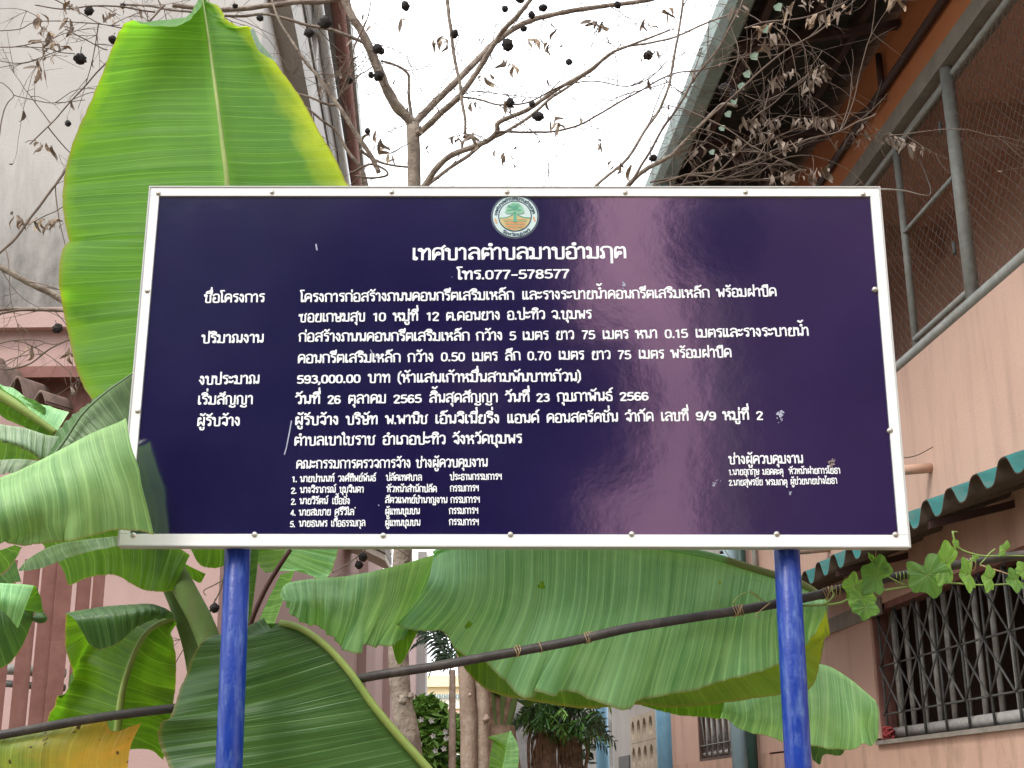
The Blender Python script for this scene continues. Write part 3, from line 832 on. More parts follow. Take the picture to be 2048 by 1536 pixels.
glyph('ภ', .84, [(.2, .1), (.2, .6), (.1, .7), (.16, .93), (.42, 1), (.66, .92), (.72, .75), (.72, 0)], o_(.08, .12))
glyph('ท', .80, o_(.12, .86), [(.25, .86), (.25, 0)], [(.25, .5), (.5, .95), (.62, .95), (.68, .8), (.68, 0)])
glyph('ธ', .76, [(.66, .99), (.3, 1), (.12, .85), (.2, .68), (.55, .62), (.64, .48), (.64, 0), (.2, 0), (.18, .18)], o_(.14, .32))
glyph('น', .80, o_(.12, .86), [(.25, .86), (.25, 0)], [(.25, .06), (.36, .22), (.5, .2)], o_(.58, .13), [(.68, .16), (.68, 1)])
glyph('บ', .80, o_(.12, .86), [(.25, .86), (.25, 0), (.68, 0), (.68, 1)])
glyph('ป', .80, o_(.12, .86), [(.25, .86), (.25, 0), (.68, 0), (.68, 1.42)])
glyph('ผ', .82, o_(.27, .84), [(.15, .88), (.14, 0), (.4, .48), (.68, 0), (.68, 1)])
glyph('ฝ', .82, o_(.27, .84), [(.15, .88), (.14, 0), (.4, .48), (.68, 0), (.68, 1.42)])
glyph('พ', .84, o_(.1, .86), [(.22, .86), (.26, 0), (.46, .6), (.66, 0), (.72, 1)])
glyph('ม', .82, o_(.12, .86), [(.25, .86), (.25, .12)], o_(.15, .12), [(.26, .06), (.68, .01), (.68, 1)])
glyph('ย', .78, o_(.28, .87), [(.17, .82), (.1, .68), (.26, .55), (.14, .42), (.14, 0), (.64, 0), (.64, 1)])
glyph('ร', .62, [(.54, .98), (.26, .99), (.1, .86), (.14, .7), (.42, .66), (.48, .5), (.48, .2)], o_(.38, .12))
glyph('ล', .80, [(.1, .8), (.2, .97), (.4, 1), (.6, .95), (.68, .75), (.68, 0)], [(.68, .42), (.52, .6), (.3, .58), (.12, .38), (.11, .22)], o_(.2, .13))
glyph('ว', .66, [(.06, .82), (.18, .98), (.4, 1), (.54, .82), (.54, .2)], o_(.43, .12))
glyph('ศ', .82, [(.12, 0), (.1, .75), (.2, .96), (.4, 1), (.6, .95), (.68, .75), (.68, 0)], o_(.40, .52), [(.29, .45), (.12, .05)], [(.56, .92), (.80, 1.2)])
glyph('ษ', .84, o_(.12, .86), [(.25, .86), (.25, 0), (.68, 0), (.68, 1)], o_(.46, .46, .09), [(.54, .5), (.84, .62)])
glyph('ส', .82, [(.1, .8), (.2, .97), (.4, 1), (.6, .95), (.68, .75), (.68, 0)], [(.68, .42), (.52, .6), (.3, .58), (.12, .38), (.11, .22)], o_(.2, .13), [(.58, .92), (.80, 1.18)])
glyph('ห', .82, o_(.12, .86), [(.25, .86), (.25, 0)], [(.25, .35), (.5, .56), (.68, .36), (.68, 0)], o_(.6, .86), [(.62, .74), (.46, .55)])
glyph('อ', .76, [(.08, .78), (.2, .97), (.42, 1), (.58, .93), (.64, .75), (.64, 0), (.14, 0), (.1, .38)], o_(.2, .48))
glyph('ญ', 1.08, [(.12, 0), (.12, .6), (.04, .7), (.12, .93), (.32, 1), (.5, .92), (.56, .75), (.56, .05), (.66, 0), (.92, 0), (.92, 1)], o_(.5, -.24, .08), [(.58, -.3), (.72, -.36), (.94, -.3), (.94, -.16)])
glyph('ณ', 1.08, o_(.14, .12), [(.22, .2), (.18, .6), (.06, .7), (.14, .93), (.34, 1), (.5, .92), (.54, .75), (.54, 0)], [(.54, .06), (.64, .22), (.76, .2)], o_(.84, .13), [(.94, .16), (.94, 1)])
glyph('ฤ', .82, [(.22, .2), (.18, .6), (.06, .7), (.14, .93), (.4, 1), (.64, .92), (.7, .75), (.7, -.42)], o_(.14, .12))
glyph('ะ', .52, o_(.1, .78, .08), [(.18, .7), (.3, .72), (.42, .9)], o_(.1, .25, .08), [(.18, .17), (.3, .19), (.42, .37)])
glyph('า', .56, [(.04, .8), (.14, .98), (.3, .98), (.4, .82), (.4, 0)])
glyph('เ', .38, [(.12, 1), (.12, .12)], o_(.2, .12))
glyph('แ', .70, [(.12, 1), (.12, .12)], o_(.2, .12), [(.44, 1), (.44, .12)], o_(.52, .12))
glyph('โ', .40, [(.16, .12), (.16, 1.1), (.0, 1.42), (.38, 1.42)], o_(.24, .12))
glyph('ไ', .40, [(.18, .12), (.18, 1.3), (.08, 1.45), (-.04, 1.3), (.04, 1.2)], o_(.26, .12))
glyph('ฯ', .70, o_(.14, .86, .09), [(.12, .76), (.16, .6), (.36, .6), (.54, .8), (.56, 1)], [(.56, .98), (.56, 0)])
D = 1.0
glyph('0', .66, [(.3, .97), (.1, .88), (.06, .5), (.1, .1), (.3, 0), (.5, .1), (.54, .5), (.5, .88), (.3, .97)])
glyph('1', .50, [(.06, .78), (.26, .95), (.26, 0)])
glyph('2', .64, [(.07, .75), (.12, .92), (.3, .97), (.5, .88), (.5, .66), (.07, 0), (.54, 0)])
glyph('3', .64, [(.08, .86), (.3, .97), (.5, .85), (.48, .62), (.26, .52), (.52, .42), (.54, .14), (.3, 0), (.06, .12)])
glyph('4', .66, [(.42, 0), (.42, .97), (.04, .25), (.58, .25)])
glyph('5', .64, [(.5, .96), (.12, .96), (.09, .52), (.3, .6), (.53, .5), (.54, .15), (.3, 0), (.06, .1)])
glyph('6', .64, [(.5, .86), (.3, .97), (.1, .84), (.06, .4), (.12, .06), (.3, 0), (.52, .12), (.52, .44), (.3, .56), (.1, .42)])
glyph('7', .62, [(.04, .96), (.54, .96), (.3, .5), (.2, 0)])
glyph('8', .66, [(.3, .52), (.1, .64), (.1, .88), (.3, .97), (.5, .88), (.5, .64), (.3, .52), (.08, .38), (.08, .1), (.3, 0), (.52, .1), (.52, .38), (.3, .52)])
glyph('9', .64, [(.1, .1), (.3, 0), (.5, .12), (.54, .56), (.48, .9), (.3, .97), (.08, .85), (.08, .52), (.3, .4), (.5, .52)])
glyph('.', .28, [(.1, -.01), (.1, .13)])
glyph(',', .28, [(.12, .12), (.12, -.02), (.05, -.18)])
glyph('-', .56, [(.06, .42), (.46, .42)])
glyph('/', .48, [(.04, -.1), (.40, 1.1)])
glyph('(', .36, [(.3, 1.3), (.1, .95), (.08, .2), (.3, -.2)])
glyph(')', .36, [(.02, 1.3), (.22, .95), (.24, .2), (.02, -.2)])
glyph(' ', .42)
glyph("'", .2, [(.06, 1.2), (.12, 1.32)])
ABOVE = {
    'ิ': ([(-.64, 1.13), (-.52, 1.33), (-.3, 1.37), (-.12, 1.28), (-.08, 1.13), (-.64, 1.13)],),
    'ี': ([(-.64, 1.13), (-.52, 1.33), (-.3, 1.37), (-.12, 1.28), (-.08, 1.13), (-.64, 1.13)], [(-.08, 1.13), (-.08, 1.5)]),
    'ึ': ([(-.64, 1.13), (-.52, 1.33), (-.3, 1.35), (-.16, 1.26), (-.1, 1.13), (-.64, 1.13)], ('o', -.1, 1.38, .07)),
    'ื': ([(-.64, 1.13), (-.52, 1.33), (-.3, 1.37), (-.12, 1.28), (-.06, 1.13), (-.64, 1.13)], [(-.06, 1.13), (-.06, 1.5)], [(-.24, 1.3), (-.24, 1.5)]),
    'ั': (('o', -.46, 1.24, .075), [(-.38, 1.17), (-.26, 1.17), (-.04, 1.44)]),
    '็': ([(-.60, 1.13), (-.58, 1.32), (-.38, 1.42), (-.2, 1.34), (-.06, 1.5)], ('o', -.40, 1.2, .06)),
}
TONE = {
    '่': ([(-.12, .0), (-.12, .28)],),
    '้': (('o', -.44, .2, .065), [(-.37, .12), (-.26, .05), (-.05, .3)]),
    '์': (('o', -.26, .1, .07), [(-.21, .2), (-.02, .34)]),
    'ํ': (('o', -.22, .13, .095),),
}
BELOW = {'ุ': (('o', -.24, -.21, .06), [(-.16, -.18), (-.14, -.46)]), 'ู': (('o', -.46, -.21, .06), [(-.45, -.28), (-.43, -.45), (-.15, -.45), (-.13, -.16)])}


def layout(txt):
    """strokes of a line in letter heights, and its total width"""
    out = []; x = 0; up_ = False; pend = None
    i = 0; ys = 0
    for i, ch in enumerate(txt):
        def put(st, dx, dy):
            for q in st:
                if q[0] == 'o': out.append(('o', q[1] + dx, q[2] + dy, q[3]))
                else: out.append([(a + dx, b_ + dy) for a, b_ in q])
        if ch in ABOVE: put(ABOVE[ch], x, 0); up_ = True
        elif ch in TONE: put(TONE[ch], x, 1.56 if up_ else 1.14); up_ = up_ or False
        elif ch in BELOW: put(BELOW[ch], x, 0)
        elif ch == 'ำ':
            prev_tone = txt[i - 1] in '่้'
            put(TONE['ํ'], x, 1.12)
            put(G['า'][1], x - .04, 0); x += G['า'][0] - .04; up_ = False
        else:
            a, st = G[ch]
            put(st, x, 0); x += a; up_ = False
            nxt = txt[i + 1:i + 3]
            if 'ำ' in nxt and nxt and nxt[0] in '่้': up_ = True
    return out, x


def chaikin(p, it=2, r=.22, cap=.055):
    closed = p[0] == p[-1] and len(p) > 3
    for _ in range(it):
        q = [] if closed else [p[0]]
        for a, b_ in zip(p[:-1], p[1:]):
            k = min(r, cap / (math.hypot(b_[0] - a[0], b_[1] - a[1]) + 1e-6))
            q.append((a[0] * (1 - k) + b_[0] * k, a[1] * (1 - k) + b_[1] * k)); q.append((a[0] * k + b_[0] * (1 - k), a[1] * k + b_[1] * (1 - k)))
        if closed: q.append(q[0])
        else: q.append(p[-1])
        p = q
    return p


def ink_stroke(mb, pts, h, place, z0):
    """a ribbon of half width h along pts; place maps (x, y, lift) to the place"""
    closed = pts[0] == pts[-1] and len(pts) > 3
    n = len(pts); vs = []; fs = []
    for i, p in enumerate(pts):
        a = pts[i - 1] if i else (pts[-2] if closed else p)
        c = pts[i + 1] if i < n - 1 else (pts[1] if closed else p)
        d1 = (p[0] - a[0], p[1] - a[1]); d2 = (c[0] - p[0], c[1] - p[1])
        l1 = math.hypot(*d1) or 1; l2 = math.hypot(*d2) or 1
        t = (d1[0] / l1 + d2[0] / l2, d1[1] / l1 + d2[1] / l2); lt = math.hypot(*t) or 1
        t = (t[0] / lt, t[1] / lt)
        nx, ny = -t[1], t[0]
        k = 1 / max(.6, math.sqrt(max(.0, (1 + (d1[0] * d2[0] + d1[1] * d2[1]) / (l1 * l2)) / 2))) if (l1 and l2 and 0 < i < n - 1) else 1
        ex = 0
        if not closed and i == 0: p = (p[0] - t[0] * h * .5, p[1] - t[1] * h * .5)
        if not closed and i == n - 1: p = (p[0] + t[0] * h * .5, p[1] + t[1] * h * .5)
        z = z0 + i * 1.2e-5
        vs += [place(p[0] + nx * h * k, p[1] + ny * h * k, z), place(p[0] - nx * h * k, p[1] - ny * h * k, z)]
    for i in range(n - 1): fs.append((2 * i, 2 * i + 1, 2 * i + 3, 2 * i + 2))
    mb.add(vs, fs)


def write(txt, x0, y0, x1, y1, size_px, weight=.085, base=None, material=None, name='lettering', extra=0):
    """write a line whose baseline runs on the board between two photographed points"""
    st, wid = layout(txt)
    a, b_ = on_sign(x0, y0), on_sign(x1, y1)
    ux = (b_ - a) / wid
    size = size_px / F * 4.2
    uy = Vector((-(b_ - a).z, 0, (b_ - a).x)).normalized() * size
    pl = lambda x, y, z: a + ux * x + uy * y + Vector((0, -z, 0))
    mb = MB()
    for k, s_ in enumerate(st):
        z0 = .0011 + (k % 8) * 9e-5
        if s_[0] == 'o':
            r = s_[3] * .9; pts = [(s_[1] + r * math.cos(2 * math.pi * i / 12), s_[2] + r * math.sin(2 * math.pi * i / 12)) for i in range(12)]
            pts.append(pts[0]); ink_stroke(mb, pts, weight * .82, pl, z0)
        else:
            ink_stroke(mb, chaikin(s_), weight, pl, z0)
    return mb.build(name, material or M['ink'], panel)


T = [
    ("เทศบาลตำบลมาบอำมฤต", 824, 520, 1254, 516, 26, .078), ("โทร.077-578577", 914, 559, 1140, 556, 19, .082),
    ("ชื่อโครงการ", 408, 605, 530, 604, 17.8, .082), ("โครงการก่อสร้างถนนคอนกรีตเสริมเหล็ก", 600, 604, 1029, 599, 17.8, .082),
    ("และรางระบายน้ำคอนกรีตเสริมเหล็ก", 1044, 599, 1420, 595, 17.8, .082), ("พร้อมฝาปิด", 1434, 594, 1554, 592, 17.8, .082),
    ("ซอยเกษมสุข", 598, 644, 731, 642, 17.8, .082), ("10", 746, 642, 773, 642, 17.8, .082), ("หมู่ที่", 786, 642, 837, 641, 17.8, .082), ("12", 853, 641, 879, 641, 17.8, .082), ("ต.ดอนยาง", 892, 641, 1001, 639, 17.8, .082),
    ("อ.ปะทิว", 1014, 639, 1091, 638, 17.8, .082), ("จ.ชุมพร", 1103, 638, 1184, 637, 17.8, .082),
    ("ปริมาณงาน", 403, 686, 528, 685, 17.8, .082), ("ก่อสร้างถนนคอนกรีตเสริมเหล็ก", 597, 683, 940, 681, 17.8, .082), ("กว้าง", 952, 681, 1006, 680, 17.8, .082), ("5", 1019, 680, 1033, 680, 17.8, .082),
    ("เมตร", 1045, 680, 1098, 679, 17.8, .082), ("ยาว", 1112, 679, 1149, 678, 17.8, .082), ("75", 1164, 678, 1191, 678, 17.8, .082), ("เมตร", 1205, 678, 1258, 677, 17.8, .082), ("หนา", 1271, 677, 1316, 676, 17.8, .082),
    ("0.15", 1330, 676, 1377, 675, 17.8, .082), ("เมตรและรางระบายน้ำ", 1391, 675, 1619, 671, 17.8, .082),
    ("คอนกรีตเสริมเหล็ก", 595, 726, 802, 724, 17.8, .082), ("กว้าง", 815, 724, 868, 723, 17.8, .082), ("0.50", 882, 722, 931, 722, 17.8, .082), ("เมตร", 944, 722, 996, 721, 17.8, .082), ("ลึก", 1010, 721, 1042, 720, 17.8, .082),
    ("0.70", 1055, 720, 1103, 720, 17.8, .082), ("เมตร", 1117, 719, 1169, 719, 17.8, .082), ("ยาว", 1183, 719, 1222, 718, 17.8, .082), ("75", 1236, 718, 1263, 718, 17.8, .082), ("เมตร", 1277, 717, 1329, 717, 17.8, .082), ("พร้อมฝาปิด", 1342, 716, 1464, 714, 17.8, .082),
    ("งบประมาณ", 398, 769, 520, 767, 17.8, .082), ("593,000.00", 594, 767, 722, 765, 16.5, .092), ("บาท", 736, 765, 781, 765, 17.8, .082), ("(ห้าแสนเก้าหมื่นสามพันบาทถ้วน)", 795, 765, 1163, 762, 17.8, .082),
    ("เริ่มสัญญา", 395, 809, 507, 808, 17.8, .082), ("วันที่", 590, 808, 641, 807, 17.8, .082), ("26", 655, 807, 682, 807, 16.5, .092), ("ตุลาคม", 696, 807, 773, 806, 17.8, .082), ("2565", 787, 806, 844, 805, 16.5, .092),
    ("สิ้นสุดสัญญา", 858, 805, 997, 804, 17.8, .082), ("วันที่", 1010, 804, 1060, 803, 17.8, .082), ("23", 1073, 803, 1100, 803, 16.5, .092), ("กุมภาพันธ์", 1114, 803, 1226, 801, 17.8, .082), ("2566", 1240, 801, 1298, 800, 16.5, .092),
    ("ผู้รับจ้าง", 393, 852, 481, 851, 17.8, .082), ("ผู้รับจ้าง", 589, 850, 678, 849, 17.8, .082), ("บริษัท", 692, 849, 756, 848, 17.8, .082), ("พ.พานิช", 771, 848, 856, 847, 17.8, .082), ("เอ็นจิเนี่ยริ่ง", 870, 847, 1000, 846, 17.8, .082),
    ("แอนด์", 1014, 846, 1079, 845, 17.8, .082), ("คอนสตรัคชั่น", 1093, 845, 1237, 843, 17.8, .082), ("จำกัด", 1250, 843, 1308, 842, 17.8, .082), ("เลขที่", 1322, 842, 1378, 841, 17.8, .082), ("9/9", 1392, 840, 1433, 840, 16.5, .092), ("หมู่ที่", 1446, 840, 1499, 839, 17.8, .082), ("2", 1513, 839, 1527, 839, 16.5, .092),
    ("ตำบลเขาไชราช", 588, 891, 751, 889, 17.8, .082), ("อำเภอปะทิว", 765, 889, 892, 888, 17.8, .082), ("จังหวัดชุมพร", 905, 888, 1045, 886, 17.8, .082),
    ("คณะกรรมการตรวจการจ้าง", 592, 937, 822, 935, 16, .085), ("ช่างผู้ควบคุมงาน", 832, 935, 976, 933, 16, .085),
    ("1.", 584, 964, 595, 964, 11.3, .095), ("นายปานนท์", 600, 964, 669, 963, 11.3, .095), ("วงศ์ทิพย์พันธ์", 676, 963, 752, 962, 11.3, .095), ("ปลัดเทศบาล", 772, 961, 844, 961, 11.3, .095), ("ประธานกรรมการฯ", 900, 960, 1004, 959, 11.3, .095),
    ("2.", 582, 987, 594, 987, 11.3, .095), ("นางจิราภรณ์", 600, 986, 672, 985, 11.3, .095), ("ชุมจินดา", 679, 985, 728, 985, 11.3, .095), ("หัวหน้าสำนักปลัด", 773, 984, 874, 984, 11.3, .095), ("กรรมการฯ", 900, 983, 958, 982, 11.3, .095),
    ("2.", 582, 1009, 593, 1009, 11.3, .095), ("นายวิรัตน์", 599, 1008, 656, 1008, 11.3, .095), ("เชื้อชั่ง", 664, 1008, 700, 1008, 11.3, .095), ("สัตวแพทย์ชำนาญงาน", 770, 1006, 895, 1006, 11.3, .095), ("กรรมการฯ", 901, 1006, 960, 1005, 11.3, .095),
    ("4.", 581, 1031, 592, 1031, 11.3, .095), ("นายสมชาย", 598, 1031, 662, 1030, 11.3, .095), ("ศรีวิไล'", 669, 1030, 711, 1030, 11.3, .095), ("ผู้แทนชุมชน", 770, 1029, 840, 1028, 11.3, .095), ("กรรมการฯ", 898, 1028, 957, 1027, 11.3, .095),
    ("5.", 580, 1054, 591, 1054, 11.3, .095), ("นายธนพร", 598, 1053, 655, 1053, 11.3, .095), ("เกื้อธรรมกุล", 662, 1053, 731, 1052, 11.3, .095), ("ผู้แทนชุมชน", 770, 1052, 841, 1051, 11.3, .095), ("กรรมการฯ", 898, 1050, 958, 1050, 11.3, .095),
    ("ช่างผู้ควบคุมงาน", 1458, 928, 1607, 926, 16, .085),
    ("1.นายอุกฤษ", 1458, 950, 1519, 949, 10.8, .095), ("มอดตะคุ", 1525, 949, 1567, 949, 10.8, .095), ("หัวหน้าฝ่ายการโยธา", 1578, 948, 1681, 947, 10.8, .095),
    ("2.นายสุพรชัย", 1458, 971, 1526, 970, 10.8, .095), ("พรมเกตุ", 1532, 970, 1575, 970, 10.8, .095), ("ผู้ช่วยนายช่างโยธา", 1581, 969, 1675, 967, 10.8, .095),
]
for a in T: write(*a)

# ---- emblem
EC = on_sign(1030, 433)
ER = 50.5 / F * 4.22
emb = {}
for nm, c1, rg in (('em_dark', (.02, .05, .09), .5), ('em_pale', (.50, .62, .60), .5), ('em_green', (.09, .33, .21), .5), ('em_lgreen', (.22, .45, .30), .5), ('em_orange', (.60, .30, .12), .5), ('em_tan', (.48, .42, .20), .5), ('em_grey', (.10, .12, .16), .5)):
    emb[nm] = mat('print_' + nm[3:], c1, tuple(v * .85 for v in c1), rg, 30)
def ep(x, y, z): return EC + Vector((x * ER, -z, y * ER))
def disc(name, r, z, m, pts=None, par=None):
    q = MB()
    pts = pts or [(r * math.cos(2 * math.pi * k / 48), r * math.sin(2 * math.pi * k / 48)) for k in range(48)]
    c = (sum(p[0] for p in pts) / len(pts), sum(p[1] for p in pts) / len(pts))
    q.add([ep(*c, z)] + [ep(p[0], p[1], z) for p in pts], [(0, 1 + k, 1 + (k + 1) % len(pts)) for k in range(len(pts))])
    return q.build(name, m, par or panel)
em = disc('emblem', 1.0, .0012, emb['em_grey'])
disc('emblem_ring', .965, .0016, emb['em_dark']); disc('emblem_ring', .925, .0020, emb['em_pale']); disc('emblem_ring', .70, .0024, emb['em_dark']); disc('emblem_ring', .655, .0028, emb['em_pale'])
hill = [(-.63, -.08), (-.45, -.08), (-.25, -.02), (-.08, .08), (.08, .08), (.25, -.02), (.42, -.08), (.63, -.08)]
lower = [(.65 * math.cos(a), .65 * math.sin(a)) for a in [-.13 - (math.pi - .26) * k / 18 for k in range(19)]]
disc('emblem_hill', 0, .0032, emb['em_tan'], hill + lower)
q = MB(); ink_stroke(q, chaikin(hill), .018, ep, .0036); q.build('emblem_line', emb['em_green'], panel)
disc('emblem_hill', 0, .0035, emb['em_orange'], [(-.42, -.28), (-.2, -.22), (0, -.3), (.25, -.26), (.46, -.34), (.36, -.5), (.1, -.6), (-.15, -.62), (-.38, -.48)])
for k in range(6):
    q = MB(); y = -.16 - k * .075; w_ = .5 - k * .04
    ink_stroke(q, chaikin([(-w_, y), (-w_ * .5, y + .03), (0, y - .02), (w_ * .5, y + .025), (w_, y - .01)]), .012, ep, .0039); q.build('emblem_line', emb['em_green' if k % 2 else 'em_orange'], panel)
tr_ = [(-.07, -.28), (-.06, .1), (-.2, .12), (-.34, .1), (-.42, .2), (-.36, .3), (-.33, .45), (-.2, .52), (-.1, .62), (.08, .62), (.2, .54), (.32, .42), (.36, .28), (.4, .18), (.3, .1), (.16, .1), (.07, .08), (.07, -.28)]
disc('emblem_tree', 0, .0043, emb['em_lgreen'], chaikin(tr_ + [tr_[0]], 1)[:-1])
q = MB()
rr = random.Random(3)
for k in range(26):
    a = rr.uniform(0, 6.28); r_ = rr.uniform(0, .27); cx, cy = r_ * 1.15 * math.cos(a), .33 + r_ * .8 * math.sin(a)
    pts = [(cx + rr.uniform(.03, .07) * math.cos(t_), cy + rr.uniform(.03, .07) * math.sin(t_)) for t_ in (0, .9, 1.8, 2.7, 3.6)]
    ink_stroke(q, chaikin(pts), .013, ep, .0047 + k * 2e-5)
ink_stroke(q, [(0, -.26), (0, .12)], .045, ep, .0046)
q.build('emblem_leaves', emb['em_green'], panel)
for sx in (-1, 1):
    q = MB(); cx = sx * .80; ink_stroke(q, [(cx - .03, -.05 + (sx < 0) * -.06), (cx, -.14 + (sx < 0) * -.06), (cx + .03, -.24 + (sx < 0) * -.06)], .03, ep, .0030); q.build('emblem_star', emb['em_orange'], panel)
def ring_text(txt, a0, a1, rad, h, inward):
    st, wid = layout(txt); q = MB()
    def pl(x, y, z):
        a = a0 + (a1 - a0) * x / wid
        r_ = rad + (y * h if not inward else -y * h)
        return ep(r_ * math.cos(a), r_ * math.sin(a), z)
    for k, s_ in enumerate(st):
        if s_[0] == 'o':
            r_ = s_[3] * .8; pts = [(s_[1] + r_ * math.cos(2 * math.pi * i / 8), s_[2] + r_ * math.sin(2 * math.pi * i / 8)) for i in range(8)]; pts.append(pts[0])
            ink_stroke(q, pts, .08, pl, .0030 + (k % 6) * 5e-5)
        else: ink_stroke(q, chaikin(s_, 1), .10, pl, .0030 + (k % 6) * 5e-5)
    q.build('emblem_lettering', emb['em_dark'], panel)
ring_text("เทศบาลตำบลมาบอำมฤต", R(176), R(8), .74, .105, False)
ring_text("จังหวัดชุมพร", R(232), R(316), .89, .105, True)

# scratches, paint chips and droppings on the face
M['chip'] = mat('chalky_mark', (.40, .42, .50), (.26, .28, .36), .9, 60)
M['chip_b'] = mat('brown_dropping', (.34, .28, .24), (.2, .16, .14), .9, 60)
q = MB(); pl = lambda x, y, z: on_sign(x, y, z)
def mark(pts, r_, name='scratch', m='chip'):
    q = MB(); ink_stroke(q, pts, r_, lambda x, y, z: on_sign(x, y, z), .0014); q.build(name, M[m], panel)
mark([(583, 842), (578, 870), (573, 895), (569, 909)], 1.2)
mark([(632, 489), (634, 500)], 1.5); mark([(741, 700), (748, 712), (760, 720)], .9); mark([(757, 1010), (758, 1011)], 1)
rr = random.Random(8)
for (cx, cy, n_, sp, r0, m) in ((1560, 828, 16, 8, 3.2, 'chip'), (1562, 842, 8, 6, 1.3, 'chip'), (1248, 573, 8, 6, 3, 'chip'), (1665, 928, 22, 8, 2.0, 'chip_b'), (1581, 985, 12, 6, 1.8, 'chip'), (1427, 968, 6, 6, 2, 'chip'), (1434, 962, 3, 6, 1.4, 'chip')):
    q = MB()
    for k in range(n_):
        x, y = cx + rr.gauss(0, sp * .45), cy + rr.gauss(0, sp * .5); r_ = r0 * rr.uniform(.5, 1.1)
        pts = [(x + r_ * rr.uniform(.6, 1) * math.cos(a), y + r_ * rr.uniform(.6, 1) * math.sin(a)) for a in (0, 1, 2, 3, 4, 5)]
        z = .0012 + k * 4e-5
        q.add([on_sign(*p, z) for p in pts], [(0, 1, 2, 3, 4, 5)])
    q.build('dried_splash', M[m], panel)

# ------------------------------------------------------------------ banana leaves
M['leafA'] = leaf_mat('upright_leaf', (.07, .185, .035), (.12, .28, .052), margin=(.15, .31, .03), margin_w=.12, spec=.25, trans=.5, rough=.55, uscale=.9, blotch=.8)
M['leafR'] = leaf_mat('upright_leaf_right', (.06, .17, .032), (.105, .25, .045), margin=(.38, .48, .035), margin_w=.34, spec=.25, trans=.5, rough=.55, uscale=.9, blotch=.8)  # wide yellow margin paints the sunlit right edge into the colour
M['leafB'] = leaf_mat('waxy_leaf', (.13, .35, .13), (.34, .62, .30), trans=.25, rough=.5, uscale=1.0, spec=.4)
M['leafF'] = leaf_mat('folded_leaf', (.10, .22, .07), (.25, .42, .16), trans=.25, rough=.5, uscale=1.0, spec=.35)
M['leafC'] = leaf_mat('grey_green_leaf', (.09, .165, .075), (.20, .30, .15), trans=.18, rough=.42, uscale=1.2, spec=.55, blotch=1.3)
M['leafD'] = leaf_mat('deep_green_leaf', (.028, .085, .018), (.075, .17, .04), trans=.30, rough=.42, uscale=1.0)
M['leafE'] = leaf_mat('backlit_leaf', (.045, .125, .010), (.10, .22, .018), trans=.6, rough=.5, uscale=.8)
M['leafY'] = leaf_mat('yellowing_leaf', (.11, .20, .035), (.30, .36, .06), margin=(.62, .33, .035), margin_w=.45, margin_u=(-.25, .62), trans=.35, rough=.5, uscale=1.0, spot=.9)
M['leafU'] = leaf_mat('yellow_green_underside', (.05, .12, .012), (.10, .20, .02), margin=(.34, .40, .05), margin_w=.8, margin_u=(.35, 1.75), trans=.5, rough=.5, uscale=.9)


def blade(curves, material, name='leaf_blade', parent=None, match=False, **kw_):
    return _blade(curves, material, name, parent, match=match, **kw_)


